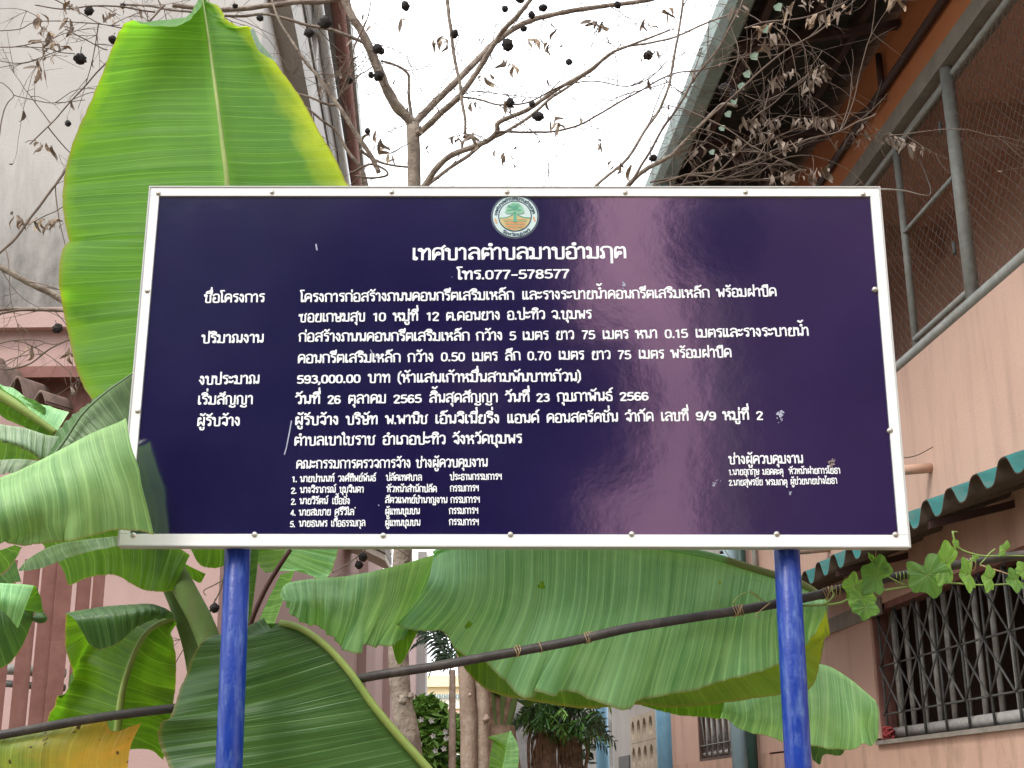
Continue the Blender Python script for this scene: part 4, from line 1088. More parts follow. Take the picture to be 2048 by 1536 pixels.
def _blade(curves, material, name='leaf_blade', parent=None, nu=150, nv=14, bulge=(0, 0, 0), ripple=.0, rn=26, wav=.0, uoff=0.0, holes=(), seed=0, v0=0.0, v1=1.0, match=False, jag=.0035):
    """a sheet lofted through curves (midrib first, margin last), veins running across it"""
    P3 = []
    for c in curves:
        cs = [tuple(at(*p)) for p in c]
        if match:
            dense = catmull_idx(cs, nu); P3.append(dense)
        else: P3.append(catmull(cs, nu))
    A = np.array(P3)                                  # K, nu, 3
    K = len(P3)
    vv = np.linspace(0, 1, nv)
    grid = np.zeros((nu, nv, 3))
    for i in range(nu):
        if K == 2: grid[i] = A[0, i] + (A[1, i] - A[0, i]) * vv[:, None]
        else: grid[i] = np.array(catmull(A[:, i], nv))
    du = np.gradient(grid, axis=0); dv = np.gradient(grid, axis=1)
    nr = np.cross(du, dv); nr /= (np.linalg.norm(nr, axis=2, keepdims=True) + 1e-9)
    if nr[:, :, 1].mean() > 0: nr = -nr
    sl = np.concatenate([[0], np.cumsum(np.linalg.norm(np.diff(A[0], axis=0), axis=1))])
    sl2 = np.concatenate([[0], np.cumsum(np.linalg.norm(np.diff(A[-1], axis=0), axis=1))])
    su = np.maximum(sl, .0) * .5 + sl2 * .5
    for i in range(nu):
        u = i / (nu - 1)
        w_ = mn.noise(Vector((u * rn * .5, seed, 0))) + .6 * mn.noise(Vector((u * rn * 1.6, seed, 5)))
        for j in range(nv):
            v = vv[j]
            env = math.sin(math.pi * min(1, .12 + v)) if v < .5 else 1.0
            off = ripple * w_ * (.25 + .75 * v) * env
            off += wav * mn.noise(Vector((u * 7, v * 1.5, seed + 9))) * v
            off += bulge[0] * math.sin(math.pi * v) + bulge[1] * math.sin(math.pi * u) + bulge[2] * v * v
            grid[i, j] += nr[i, j] * off
    for i in range(1, nu - 1):
        w_ = grid[i, -2] - grid[i, -1]; w_ = w_ / (np.linalg.norm(w_) + 1e-9)
        a = sl2[i]
        k = jag * (abs(mn.noise(Vector((a * 60, seed, 2)))) + 1.2 * abs(mn.noise(Vector((a * 190, seed, 4)))))
        if mn.noise(Vector((a * 9, seed, 8))) > .42: k += jag * 3 * abs(mn.noise(Vector((a * 120, seed, 6))))
        k = min(k, .45 * np.linalg.norm(grid[i, -2] - grid[i, -1]))
        grid[i, -1] = grid[i, -1] + w_ * k
    q = MB(); vs = []; uvs = []; fs = []
    for i in range(nu):
        for j in range(nv):
            vs.append(grid[i, j]); uvs.append((su[i] + uoff, v0 + (v1 - v0) * vv[j]))
    hc = [np.array(at(hx, hy, Y)) for hx, hy, Y, _ in holes]
    rs = [r_ for *_, r_ in holes]
    e = np.array(EYE)
    for i in range(nu - 1):
        for j in range(nv - 1):
            if hc:
                c = (grid[i, j] + grid[i + 1, j + 1]) / 2; skip = False
                for h_, r_ in zip(hc, rs):
                    d1 = (h_ - e) / np.linalg.norm(h_ - e); d2 = c - e; d2 = d2 / np.linalg.norm(d2)
                    if np.linalg.norm(d1 - d2) < r_ * (1 + .3 * mn.noise(Vector((i * .9, j * .9, 0)))): skip = True
                if skip: continue
            a = i * nv + j
            fs.append((a, a + nv, a + nv + 1, a + 1))
    q.add(vs, fs, True, uvs)
    o = q.build(name, material, parent)
    return o, A


def rib(pts, r0, r1, m, parent, name='midrib', n=10, ns=40):
    C_ = catmull([tuple(at(*p)) for p in pts], ns)
    q = MB(); q.tube(C_, [r0 + (r1 - r0) * i / (ns - 1) for i in range(ns)], n)
    return q.build(name, m, parent)


root = at(430, 1536, 4.55); root.z = 0
ba = empty('banana_plant', root, 'banana plant with one tall upright leaf rising behind the notice board', 'plant')
# the tall upright leaf
Ym = 4.62
mid = [(401, -14, Ym + .05), (414, 60, Ym), (430, 170, Ym - .02), (444, 280, Ym - .03), (455, 372, Ym - .03), (462, 500, Ym), (462, 640, Ym), (452, 760, Ym), (430, 880, Ym)]
eL = [(398, -10, Ym + .04), (392, 18, Ym - .1), (360, 44, Ym - .14), (305, 50, Ym - .12), (262, 48, Ym - .1), (240, 72, Ym - .08), (205, 140, Ym - .05), (172, 222, Ym), (146, 282, Ym), (130, 338, Ym), (124, 405, Ym),
      (133, 462, Ym + .02), (141, 490, Ym + .05), (124, 520, Ym), (116, 568, Ym - .04), (124, 612, Ym), (138, 675, Ym), (152, 732, Ym), (176, 784, Ym), (215, 828, Ym)]
def on_mid(ys):
    yy = [p[1] for p in mid]; return [(float(np.interp(y, yy, [p[0] for p in mid])), y, float(np.interp(y, yy, [p[2] for p in mid]))) for y in ys]
mL = on_mid([-14, 2, 22, 36, 50, 72, 128, 205, 262, 318, 385, 440, 470, 500, 548, 594, 656, 714, 768, 820])
lf, _ = blade([mL, [((a[0] + b_[0]) / 2, (a[1] + b_[1]) / 2 - 3, Ym + .07) for a, b_ in zip(mL, eL)], eL], M['leafA'], match=True, name='leaf', parent=ba, nu=230, nv=26, ripple=.010, rn=42, wav=.05, seed=1)
lf['label'] = 'tall upright leaf, back lit to a bright green'
eR = [(404, -12, Ym + .04), (424, 8, Ym), (446, 38, Ym), (478, 52, Ym), (502, 60, Ym), (520, 84, Ym + .03), (552, 122, Ym + .05), (600, 190, Ym + .08), (648, 278, Ym + .1), (690, 352, Ym + .12), (712, 420, Ym + .12), (722, 520, Ym + .1), (705, 640, Ym + .08), (640, 780, Ym + .04), (540, 880, Ym)]
mR = on_mid([-14, 0, 20, 38, 56, 82, 122, 192, 280, 356, 426, 525, 645, 785, 880])
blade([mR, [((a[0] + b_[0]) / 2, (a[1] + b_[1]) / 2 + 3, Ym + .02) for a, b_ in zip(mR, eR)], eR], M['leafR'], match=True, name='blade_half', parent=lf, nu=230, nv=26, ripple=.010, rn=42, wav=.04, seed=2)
blade([[(508, 56, Ym + .02), (520, 84, Ym), (540, 108, Ym), (552, 122, Ym + .03)], [(500, 60, Ym - .04), (507, 80, Ym - .05), (520, 104, Ym - .05), (552, 124, Ym + .0)]], M['leafD'], 'curled_margin', lf, nu=20, nv=6, seed=3)
rib([(402, -16, Ym + .03), (414, 60, Ym - .02), (430, 170, Ym - .045), (444, 280, Ym - .06), (455, 372, Ym - .06), (462, 500, Ym - .03), (462, 640, Ym), (452, 760, Ym), (430, 880, Ym)], .005, .016, M['stem_pale'], lf)

# thick stalks under the board
st = [((285, 1040, 4.5), (330, 1110, 4.5), (375, 1190, 4.5), (410, 1260, 4.5), (425, 1330, 4.5), (432, 1560, 4.52)), ((400, 1050, 4.48), (420, 1150, 4.5), (440, 1260, 4.52), (448, 1400, 4.55), (450, 1580, 4.56)),
      ((262, 1060, 4.6), (325, 1150, 4.6), (365, 1240, 4.62), (390, 1330, 4.62), (400, 1480, 4.6), (420, 1600, 4.6))]
q = MB(); q.tube(catmull([tuple(at(*p)) for p in st[0]], 24), [.042 - .004 * math.sin(i / 5) for i in range(24)], 14, flat=.8); q.build('leaf_stalk', M['stem'], ba)
q = MB(); q.tube(catmull([tuple(at(*p)) for p in st[2]], 24), [.030 - .012 * abs(1 - i / 12) for i in range(24)], 12, flat=.7); q.build('leaf_stalk', M['stem'], ba)
base = at(436, 1560, 4.56)
q = MB(); q.tube([Vector((base.x - .05, 4.62, 0)), Vector((base.x - .02, 4.6, .8)), base, at(432, 1400, 4.55)], [.11, .10, .085, .05], 16); q.build('pseudostem', M['stem'], ba)
M['deadstalk'] = mat('dead_brown_stalk', (.09, .03, .02), (.04, .015, .01), .7, 9)
q = MB(); q.tube(catmull([tuple(at(*p)) for p in ((580, 1100, 4.62), (560, 1130, 4.6), (530, 1180, 4.58), (502, 1245, 4.56), (490, 1300, 4.56))], 14), .0085, 7); q.build('leaf_stalk', M['deadstalk'], ba, label='thin dead brown stalk')

# leaf folded over the lower left corner of the board
Y = 3.93
lf, _ = blade([[(-60, 990, Y + .1), (0, 956, Y + .08), (40, 940, Y + .07), (110, 905, Y + .05), (180, 868, Y + .02), (235, 845, Y), (252, 836, Y)],
               [(-60, 1060, Y - .05), (0, 1030, Y - .05), (60, 1010, Y - .04), (130, 980, Y - .02), (205, 948, Y), (255, 922, Y), (268, 905, Y)],
               [(-60, 1100, Y), (0, 1080, Y), (60, 1065, Y), (130, 1040, Y - .02), (215, 1010, Y), (270, 985, Y + .02), (284, 965, Y + .02)],
               [(-60, 1080, Y + .03), (0, 1085, Y), (18, 1091, Y), (60, 1090, Y - .01), (100, 1086, Y), (135, 1080, Y), (142, 1083, Y - .02), (175, 1074, Y), (215, 1063, Y), (240, 1062, Y + .02), (280, 1063, Y + .03), (308, 1070, Y + .04)]],
              M['leafF'], 'leaf', ba, nu=170, nv=26, ripple=.007, rn=30, wav=.03, seed=4, bulge=(.03, 0, 0))
lf['label'] = 'pale leaf folded over the lower left corner of the board'
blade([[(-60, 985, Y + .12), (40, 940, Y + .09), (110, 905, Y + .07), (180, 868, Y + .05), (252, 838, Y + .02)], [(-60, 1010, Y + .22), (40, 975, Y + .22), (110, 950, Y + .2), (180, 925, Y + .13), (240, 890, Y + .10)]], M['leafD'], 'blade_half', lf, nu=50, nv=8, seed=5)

# grey green leaf with deep pleats between it and the upright leaf
Y = 4.3
lf, _ = blade([[(95, 930, Y), (130, 880, Y), (165, 828, Y - .02), (205, 790, Y - .03), (250, 757, Y - .02), (300, 725, Y + .03)],
               [(150, 960, Y), (180, 915, Y - .02), (215, 880, Y - .03), (250, 850, Y - .02), (285, 820, Y), (320, 790, Y + .03)],
               [(180, 990, Y + .05), (215, 960, Y + .03), (250, 930, Y), (280, 900, Y), (310, 870, Y), (340, 840, Y + .03)]], M['leafC'], 'leaf', ba, nu=150, nv=16, ripple=.016, rn=60, seed=6)
lf['label'] = 'deeply pleated grey green leaf beside the frame'
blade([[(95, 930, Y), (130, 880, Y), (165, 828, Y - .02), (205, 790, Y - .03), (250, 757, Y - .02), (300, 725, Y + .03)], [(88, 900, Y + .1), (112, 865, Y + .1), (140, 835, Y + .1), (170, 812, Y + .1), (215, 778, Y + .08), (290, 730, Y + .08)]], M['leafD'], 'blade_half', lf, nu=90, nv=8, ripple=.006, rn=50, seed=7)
rib([(80, 950, Y - .02), (130, 880, Y - .02), (165, 828, Y - .04), (205, 790, Y - .05), (250, 757, Y - .04), (300, 725, Y)], .006, .002, M['leafC'], lf)

# leaves at the far left, middle height
Y = 4.45
lf, _ = blade([[(-60, 700, Y), (0, 772, Y), (40, 800, Y), (80, 840, Y), (112, 866, Y)], [(-60, 760, Y + .05), (0, 830, Y + .05), (40, 850, Y + .05), (70, 862, Y + .05), (105, 872, Y + .03)]], M['leafE'], 'leaf', ba, nu=80, nv=10, ripple=.004, seed=8, bulge=(.03, 0, 0))
blade([[(-60, 770, Y - .01), (0, 790, Y - .01), (50, 818, Y - .01), (112, 866, Y - .01)], [(-60, 740, Y + .06), (0, 768, Y + .06), (30, 778, Y + .06), (60, 800, Y + .06), (100, 812, Y + .05), (138, 824, Y + .04)]], M['leafB'], 'blade_half', lf, nu=70, nv=10, ripple=.003, seed=9)
blade([[(40, 792, Y + .01), (80, 822, Y + .01), (112, 864, Y + .01)], [(70, 800, Y + .04), (110, 826, Y + .04), (140, 824, Y + .05)]], M['leafE'], 'blade_half', lf, nu=40, nv=8, ripple=.003, seed=10)
rib([(-60, 760, Y - .03), (0, 790, Y - .03), (50, 822, Y - .03), (112, 866, Y - .02)], .020, .010, M['stem_pale'], lf)
Y = 4.36
lf, _ = blade([[(-60, 830, Y), (0, 848, Y), (50, 856, Y), (95, 870, Y), (135, 874, Y)], [(-60, 870, Y - .03), (0, 880, Y - .03), (50, 893, Y - .03), (90, 915, Y - .02), (130, 900, Y)], [(-60, 890, Y), (0, 884, Y), (30, 890, Y), (62, 905, Y), (95, 920, Y), (118, 888, Y + .02)]], M['leafC'], 'leaf', ba, nu=110, nv=12, ripple=.012, rn=44, seed=11)
Y = 4.52
lf, _ = blade([[(-60, 872, Y), (0, 880, Y), (40, 884, Y), (90, 916, Y)], [(-60, 930, Y), (0, 922, Y), (40, 920, Y), (85, 920, Y)]], M['leafE'], 'leaf', ba, nu=50, nv=8, seed=12, ripple=.004)
Y = 4.48
lf, _ = blade([[(-60, 925, Y), (0, 920, Y), (40, 918, Y), (80, 922, Y)], [(-60, 980, Y - .03), (0, 950, Y - .03), (30, 945, Y - .03), (60, 930, Y - .02)]], M['leafC'], 'leaf', ba, nu=60, nv=10, seed=13, ripple=.010, rn=30)

# under the board, left
Y = 4.3
lf, _ = blade([[(36, 1140, Y), (60, 1115, Y), (110, 1090, Y), (180, 1078, Y), (262, 1070, Y + .1)], [(38, 1142, Y), (60, 1141, Y), (95, 1133, Y), (150, 1112, Y), (205, 1098, Y), (262, 1090, Y + .1)]], M['leafC'], 'leaf', ba, nu=90, nv=12, seed=14, ripple=.006)
Y = 4.46
lf, _ = blade([[(60, 1060, Y), (150, 1060, Y), (250, 1050, Y), (330, 1080, Y), (380, 1110, Y)], [(120, 1130, Y), (160, 1110, Y), (240, 1105, Y), (310, 1130, Y), (360, 1150, Y)], [(136, 1168, Y), (142, 1171, Y), (180, 1155, Y), (228, 1151, Y), (262, 1168, Y), (290, 1181, Y), (320, 1184, Y), (345, 1182, Y + .02)]], M['leafE'], 'leaf', ba, nu=100, nv=16, seed=15, ripple=.006, rn=20)
lf['label'] = 'bright green leaf hanging under the left corner of the board'
blade([[(350, 1112, Y + .1), (375, 1130, Y + .1), (405, 1145, Y + .1)], [(350, 1120, Y + .15), (375, 1150, Y + .15), (400, 1166, Y + .12), (412, 1148, Y + .1)]], M['leafE'], 'blade_half', lf, nu=30, nv=8, seed=16)
Y = 4.40
lf, _ = blade([[(-60, 1080, Y), (-10, 1100, Y), (30, 1090, Y)], [(-60, 1160, Y), (0, 1150, Y), (30, 1120, Y), (44, 1095, Y)]], M['leafE'], 'leaf', ba, nu=30, nv=8, seed=17)
Y = 4.55
lf, _ = blade([[(-60, 1120, Y), (0, 1150, Y), (30, 1120, Y)], [(-60, 1180, Y), (0, 1172, Y), (38, 1164, Y), (44, 1168, Y)]], M['leafD'], 'leaf', ba, nu=30, nv=8, seed=18, ripple=.004)
# curled leaf at the left edge
Y = 4.2
lf, _ = blade([[(-60, 1160, Y), (0, 1166, Y), (40, 1168, Y), (68, 1171, Y)], [(-60, 1190, Y - .05), (0, 1195, Y - .05), (30, 1205, Y - .05), (52, 1212, Y - .03)], [(-60, 1215, Y - .03), (0, 1222, Y - .03), (20, 1238, Y - .02), (36, 1257, Y)]], M['leafB'], 'leaf', ba, nu=60, nv=14, seed=19, ripple=.006, rn=12)
lf['label'] = 'leaf curling over at the left edge'
blade([[(68, 1171, Y), (60, 1185, Y), (50, 1215, Y), (44, 1220, Y)], [(72, 1172, Y + .04), (82, 1195, Y + .04), (88, 1225, Y + .04)]], M['leafE'], 'blade_half', lf, nu=20, nv=8, seed=20)
blade([[(-60, 1190, Y + .06), (0, 1200, Y + .06), (40, 1200, Y + .06), (72, 1218, Y + .06)], [(-60, 1350, Y + .08), (0, 1338, Y + .08), (25, 1322, Y + .08), (46, 1290, Y + .08), (62, 1250, Y + .08), (70, 1220, Y + .08)]], M['leafD'], 'blade_half', lf, nu=50, nv=12, seed=21, bulge=(.05, 0, 0))
# broad leaf with a folded top and a pale midrib
Y = 4.56
mid = [(232, 1500, Y), (238, 1430, Y), (248, 1370, Y), (268, 1310, Y - .02), (292, 1268, Y - .03), (318, 1248, Y - .02), (345, 1238, Y + .02)]
lf, _ = blade([mid, [(120, 1480, Y + .06), (140, 1420, Y + .08), (150, 1370, Y + .08), (170, 1310, Y + .08), (200, 1270, Y + .08), (240, 1245, Y + .08), (300, 1235, Y + .05)], [(88, 1452, Y), (98, 1420, Y + .02), (108, 1385, Y + .03), (138, 1370, Y + .03), (138, 1330, Y), (130, 1260, Y), (131, 1228, Y)]], M['leafE'], 'leaf', ba, nu=90, nv=18, seed=22, ripple=.006, rn=14, wav=.05)
lf['label'] = 'broad leaf with its top folded over in front of the gate'
blade([mid, [(300, 1500, Y + .05), (300, 1430, Y + .06), (310, 1370, Y + .06), (325, 1320, Y + .06), (340, 1280, Y + .05), (350, 1260, Y + .04), (352, 1245, Y + .04)], [(330, 1520, Y + .08), (340, 1450, Y + .08), (350, 1390, Y + .08), (352, 1340, Y + .08), (350, 1290, Y + .08), (352, 1265, Y + .06), (354, 1250, Y + .05)]], M['leafE'], 'blade_half', lf, nu=90, nv=14, seed=23, ripple=.006, rn=14, wav=.05)
blade([[(131, 1226, Y - .02), (200, 1214, Y - .03), (260, 1209, Y - .04), (305, 1208, Y - .04), (340, 1222, Y - .02), (348, 1236, Y)],
       [(150, 1240, Y - .08), (200, 1235, Y - .09), (250, 1228, Y - .10), (300, 1222, Y - .09), (335, 1232, Y - .04), (346, 1238, Y - .01)],
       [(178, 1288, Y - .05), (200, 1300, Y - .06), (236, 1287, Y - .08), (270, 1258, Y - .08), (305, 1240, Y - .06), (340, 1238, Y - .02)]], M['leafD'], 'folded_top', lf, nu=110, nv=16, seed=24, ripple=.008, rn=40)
rib(mid, .014, .008, M['stem_pale'], lf)
# yellowing torn leaf, lower left
Y = 4.445
lf, _ = blade([[(-80, 1560, Y), (0, 1580, Y), (80, 1600, Y), (170, 1590, Y), (255, 1536, Y)], [(-80, 1500, Y - .02), (0, 1500, Y - .04), (90, 1500, Y - .05), (170, 1510, Y - .01), (262, 1490, Y)],
               [(-80, 1478, Y), (0, 1468, Y), (60, 1458, Y), (130, 1447, Y), (195, 1433, Y), (214, 1426, Y), (216, 1448, Y), (228, 1462, Y), (262, 1452, Y), (283, 1445, Y)]], M['leafY'], 'leaf', ba, nu=120, nv=20, seed=25, ripple=.006, rn=30)
lf['label'] = 'yellowing leaf with brown spots and a torn tip'

# dark leaf in front of the left post's foot (post in front of it)
Y = 4.30
rt_ = [(560, 1245, Y), (600, 1256, Y - .02), (650, 1290, Y - .03), (700, 1345, Y - .03), (750, 1415, Y - .02), (800, 1475, Y), (862, 1545, Y + .02), (900, 1600, Y + .04)]
ed_ = [(530, 1248, Y + .04), (418, 1277, Y + .04), (366, 1360, Y + .05), (345, 1440, Y + .03), (312, 1473, Y + .02), (345, 1550, Y), (410, 1640, Y), (480, 1700, Y)]
lf, _ = blade([rt_, [((a[0] + b_[0]) / 2, (a[1] + b_[1]) / 2 + 6, Y - .01) for a, b_ in zip(rt_, ed_)], ed_], match=True, material=M['leafD'], name='leaf', parent=ba, nu=150, nv=28, seed=26, ripple=.007, rn=34, wav=.05)
lf['label'] = 'large dark leaf arching behind the left post'
blade([[(560, 1246, Y + .01), (520, 1250, Y + .04), (470, 1268, Y + .06), (418, 1274, Y + .05)], [(560, 1262, Y + .03), (520, 1290, Y + .05), (470, 1310, Y + .07), (405, 1290, Y + .06)]], M['leafD'], 'blade_half', lf, nu=40, nv=8, seed=27)
blade([rt_, [(640, 1300, Y + .1), (655, 1330, Y + .12), (690, 1380, Y + .15), (730, 1450, Y + .15), (775, 1515, Y + .15), (820, 1580, Y + .15), (860, 1640, Y + .15)]], M['leafD'], 'blade_half', lf, nu=60, nv=8, seed=28, ripple=.004)
rib([(x, y, z - .012) for x, y, z in rt_], .010, .014, M['stem_pale'], lf)
# leaf tips under the board between left post and the large hanging leaf
Y = 4.75
lf, _ = blade([[(585, 1080, Y), (570, 1105, Y), (560, 1130, Y), (550, 1143, Y)], [(655, 1085, Y + .03), (650, 1120, Y + .03), (636, 1150, Y + .03), (590, 1140, Y)], [(680, 1085, Y + .03), (672, 1120, Y + .03), (660, 1150, Y + .03), (640, 1158, Y), (600, 1140, Y)]], M['leafB'], 'leaf', ba, nu=50, nv=12, seed=29, ripple=.008, rn=16)
blade([[(585, 1080, Y), (570, 1105, Y), (560, 1130, Y), (550, 1143, Y)], [(500, 1085, Y + .04), (508, 1110, Y + .04), (520, 1135, Y + .02), (530, 1146, Y)]], M['leafE'], 'blade_half', lf, nu=30, nv=8, seed=30)
Y = 4.7
lf, _ = blade([[(380, 1080, Y), (430, 1075, Y), (480, 1080, Y)], [(382, 1100, Y), (400, 1130, Y), (430, 1137, Y), (460, 1128, Y), (490, 1120, Y)]], M['leafE'], 'leaf', ba, nu=50, nv=12, seed=31, ripple=.004)
lf, _ = blade([[(520, 1080, Y), (512, 1160, Y), (500, 1250, Y)], [(500, 1080, Y - .02), (490, 1160, Y - .02), (480, 1260, Y - .02)]], M['leafD'], 'leaf', ba, nu=30, nv=8, seed=32)
lf, _ = blade([[(590, 1140, Y + .1), (570, 1190, Y + .1), (548, 1250, Y + .1)], [(560, 1150, Y + .08), (540, 1190, Y + .08), (512, 1250, Y + .08)]], M['leafB'], 'leaf', ba, nu=30, nv=8, seed=33)

# ---- the great hanging leaf under the board, from a second plant
root = at(1610, 1536, 4.75); root.z = 0
bb2 = empty('banana_plant', root, 'banana plant whose great ribbed leaf hangs across under the notice board', 'plant')
Y = 4.40
top2 = [(868, 1108, Y + .05), (905, 1094, Y), (950, 1082, Y - .03), (1100, 1074, Y - .05), (1220, 1082, Y - .05), (1320, 1096, Y - .05), (1420, 1114, Y - .04), (1500, 1138, Y - .03), (1600, 1170, Y), (1652, 1204, Y + .04)]
bot2 = [(795, 1250, Y + .02), (812, 1258, Y - .02), (846, 1261, Y - .03), (886, 1263, Y - .02), (905, 1298, Y - .01), (935, 1325, Y - .02), (968, 1330, Y - .04), (1005, 1363, Y - .02), (1045, 1394, Y - .04), (1062, 1380, Y - .02), (1092, 1386, Y - .05), (1112, 1384, Y - .03), (1152, 1386, Y - .05), (1176, 1400, Y - .03), (1210, 1410, Y - .05), (1246, 1423, Y - .05), (1268, 1416, Y - .03), (1286, 1402, Y - .02), (1340, 1392, Y - .05), (1400, 1384, Y - .04), (1440, 1366, Y - .03), (1480, 1350, Y - .04), (1520, 1336, Y - .02), (1556, 1326, Y - .02), (1610, 1300, Y), (1640, 1270, Y + .03)]
midc = []
for i in range(12):
    u = i / 11
    midc.append((850 + 800 * u, 1175 + 62 * math.sin(u * 2.6) + 6 * u, Y - .12 + .06 * abs(u - .5)))
lf2, _ = blade([top2, midc, bot2], M['leafB'], 'leaf', bb2, nu=330, nv=44, ripple=.010, rn=74, wav=.05, seed=40, holes=((1083, 1171, Y, .0024), (937, 1250, Y, .0024), (1440, 1164, Y, .0010)))
lf2['label'] = 'great ribbed leaf with two small holes, hanging under the board'
blade([[(560, 1188, Y + .05), (572, 1168, Y + .03), (620, 1158, Y), (700, 1151, Y), (790, 1132, Y), (912, 1096, Y + .05)],
       [(566, 1200, Y), (600, 1200, Y - .05), (650, 1205, Y - .06), (710, 1210, Y - .06), (770, 1205, Y - .02), (880, 1172, Y + .06)],
       [(566, 1206, Y + .02), (600, 1238, Y - .02), (652, 1266, Y), (668, 1278, Y - .04), (682, 1294, Y - .02), (696, 1304, Y - .04), (712, 1294, Y), (728, 1288, Y - .02), (758, 1292, Y - .03), (784, 1292, Y + .02), (828, 1256, Y + .07)]],
      M['leafB'], 'blade_tip', lf2, nu=150, nv=30, ripple=.014, rn=52, wav=.05, seed=41)
blade([[(786, 1252, Y + .04), (810, 1254, Y + .04), (835, 1262, Y + .04)], [(783, 1290, Y + .05), (800, 1330, Y + .05), (836, 1264, Y + .05)]], M['leafE'], 'folded_tear', lf2, nu=24, nv=8, seed=42)
blade([[(880, 1108, Y + .08), (1000, 1085, Y + .08), (1200, 1085, Y + .08), (1400, 1115, Y + .08), (1560, 1165, Y + .08), (1650, 1210, Y + .05)],
       [(890, 1250, Y + .16), (980, 1300, Y + .16), (1200, 1310, Y + .16), (1400, 1310, Y + .16), (1550, 1300, Y + .16), (1660, 1270, Y + .10)],
       [(905, 1290, Y + .10), (935, 1345, Y + .10), (985, 1385, Y + .10), (1060, 1402, Y + .10), (1120, 1412, Y + .10), (1180, 1418, Y + .10), (1260, 1410, Y + .10), (1330, 1415, Y + .10), (1400, 1412, Y + .10), (1480, 1402, Y + .10), (1560, 1390, Y + .10), (1618, 1380, Y + .08), (1640, 1330, Y + .08), (1650, 1250, Y + .06)]],
      M['leafU'], 'blade_half', lf2, nu=170, nv=20, ripple=.005, rn=40, seed=43)
blade([[(1270, 1405, Y + .14), (1350, 1400, Y + .14), (1450, 1400, Y + .14)], [(1286, 1412, Y + .14), (1350, 1430, Y + .14), (1440, 1438, Y + .14)]], M['leafE'], 'blade_shred', lf2, nu=30, nv=6, seed=44)
rib([(x, y - 3, z - .004) for x, y, z in top2], .007, .013, M['leafB'], lf2)
# lower leaf right of the post
Y = 4.60
lf3, _ = blade([[(1430, 1405, Y), (1500, 1385, Y), (1600, 1335, Y), (1650, 1330, Y), (1700, 1358, Y), (1752, 1402, Y)],
                [(1435, 1425, Y - .03), (1510, 1430, Y - .05), (1600, 1420, Y - .06), (1660, 1420, Y - .06), (1710, 1430, Y - .04), (1756, 1425, Y)],
                [(1432, 1436, Y), (1455, 1448, Y), (1490, 1460, Y), (1520, 1474, Y), (1560, 1482, Y), (1605, 1484, Y), (1650, 1495, Y), (1690, 1498, Y), (1728, 1490, Y), (1745, 1494, Y), (1757, 1478, Y)]], M['leafB'], 'leaf', bb2, nu=120, nv=24, ripple=.006, rn=26, wav=.05, seed=45)
lf3['label'] = 'smaller leaf half hidden by the right post'
blade([[(1620, 1490, Y + .04), (1660, 1496, Y + .04), (1690, 1500, Y + .04)], [(1625, 1520, Y + .05), (1640, 1530, Y + .05), (1648, 1510, Y + .05), (1680, 1512, Y + .05), (1690, 1500, Y + .04)]], M['leafD'], 'blade_shred', lf3, nu=24, nv=6, seed=46)
q = MB(); q.tube(catmull([tuple(at(*p)) for p in ((1648, 1206, 4.56), (1636, 1300, 4.64), (1614, 1400, 4.7), (1606, 1536, 4.75))] + [(root.x, 4.78, .6), (root.x, 4.8, 0)], 30), [.016 + .07 * (i / 29) ** 1.5 for i in range(30)], 12); q.build('pseudostem', M['stem'], bb2)

# ------------------------------------------------------------------ pipe across the picture and the vine on it
pp = [(-90, 1483, 4.400), (0, 1470, 4.400), (100, 1452, 4.400), (200, 1435, 4.400), (300, 1422, 4.400), (400, 1411, 4.420), (550, 1392, 4.440), (740, 1353, 4.260), (850, 1336, 4.230), (950, 1318, 4.220), (1040, 1302, 4.220), (1150, 1281, 4.210), (1260, 1256, 4.200),
      (1380, 1236, 4.240), (1470, 1222, 4.230), (1560, 1206, 4.210), (1640, 1189, 4.210), (1700, 1174, 4.210), (1760, 1160, 4.210), (1860, 1140, 4.210), (1960, 1122, 4.210), (2060, 1108, 4.210), (2160, 1098, 4.210)]
tp = MB(); tp.tube(catmull([tuple(at(*p)) for p in pp], 90), .0145, 12)
pipe = empty('black_pipe', at(1040, 1302, 4.36), 'long black pipe slung across behind the posts', 'pipe')
tp.build('pipe', M['pipe'], pipe)
for (x, y, Y, n_) in ((1037, 1302, 4.22, 3), (1083, 1294, 4.22, 1), (1178, 1275, 4.21, 4), (1478, 1221, 4.23, 6), (1655, 1186, 4.21, 5)):
    q = MB()
    for k in range(n_):
        c = at(x + (k - n_ / 2) * 3.4, y - (k - n_ / 2) * .7, Y)
        q.tube([c + Vector((.004 * math.sin(a * 2 + k), .0172 * math.cos(a), .0172 * math.sin(a))) for a in np.linspace(0, 6.28, 14)], .0013, 5, False)
    q.build('tie', M['straw'], pipe)

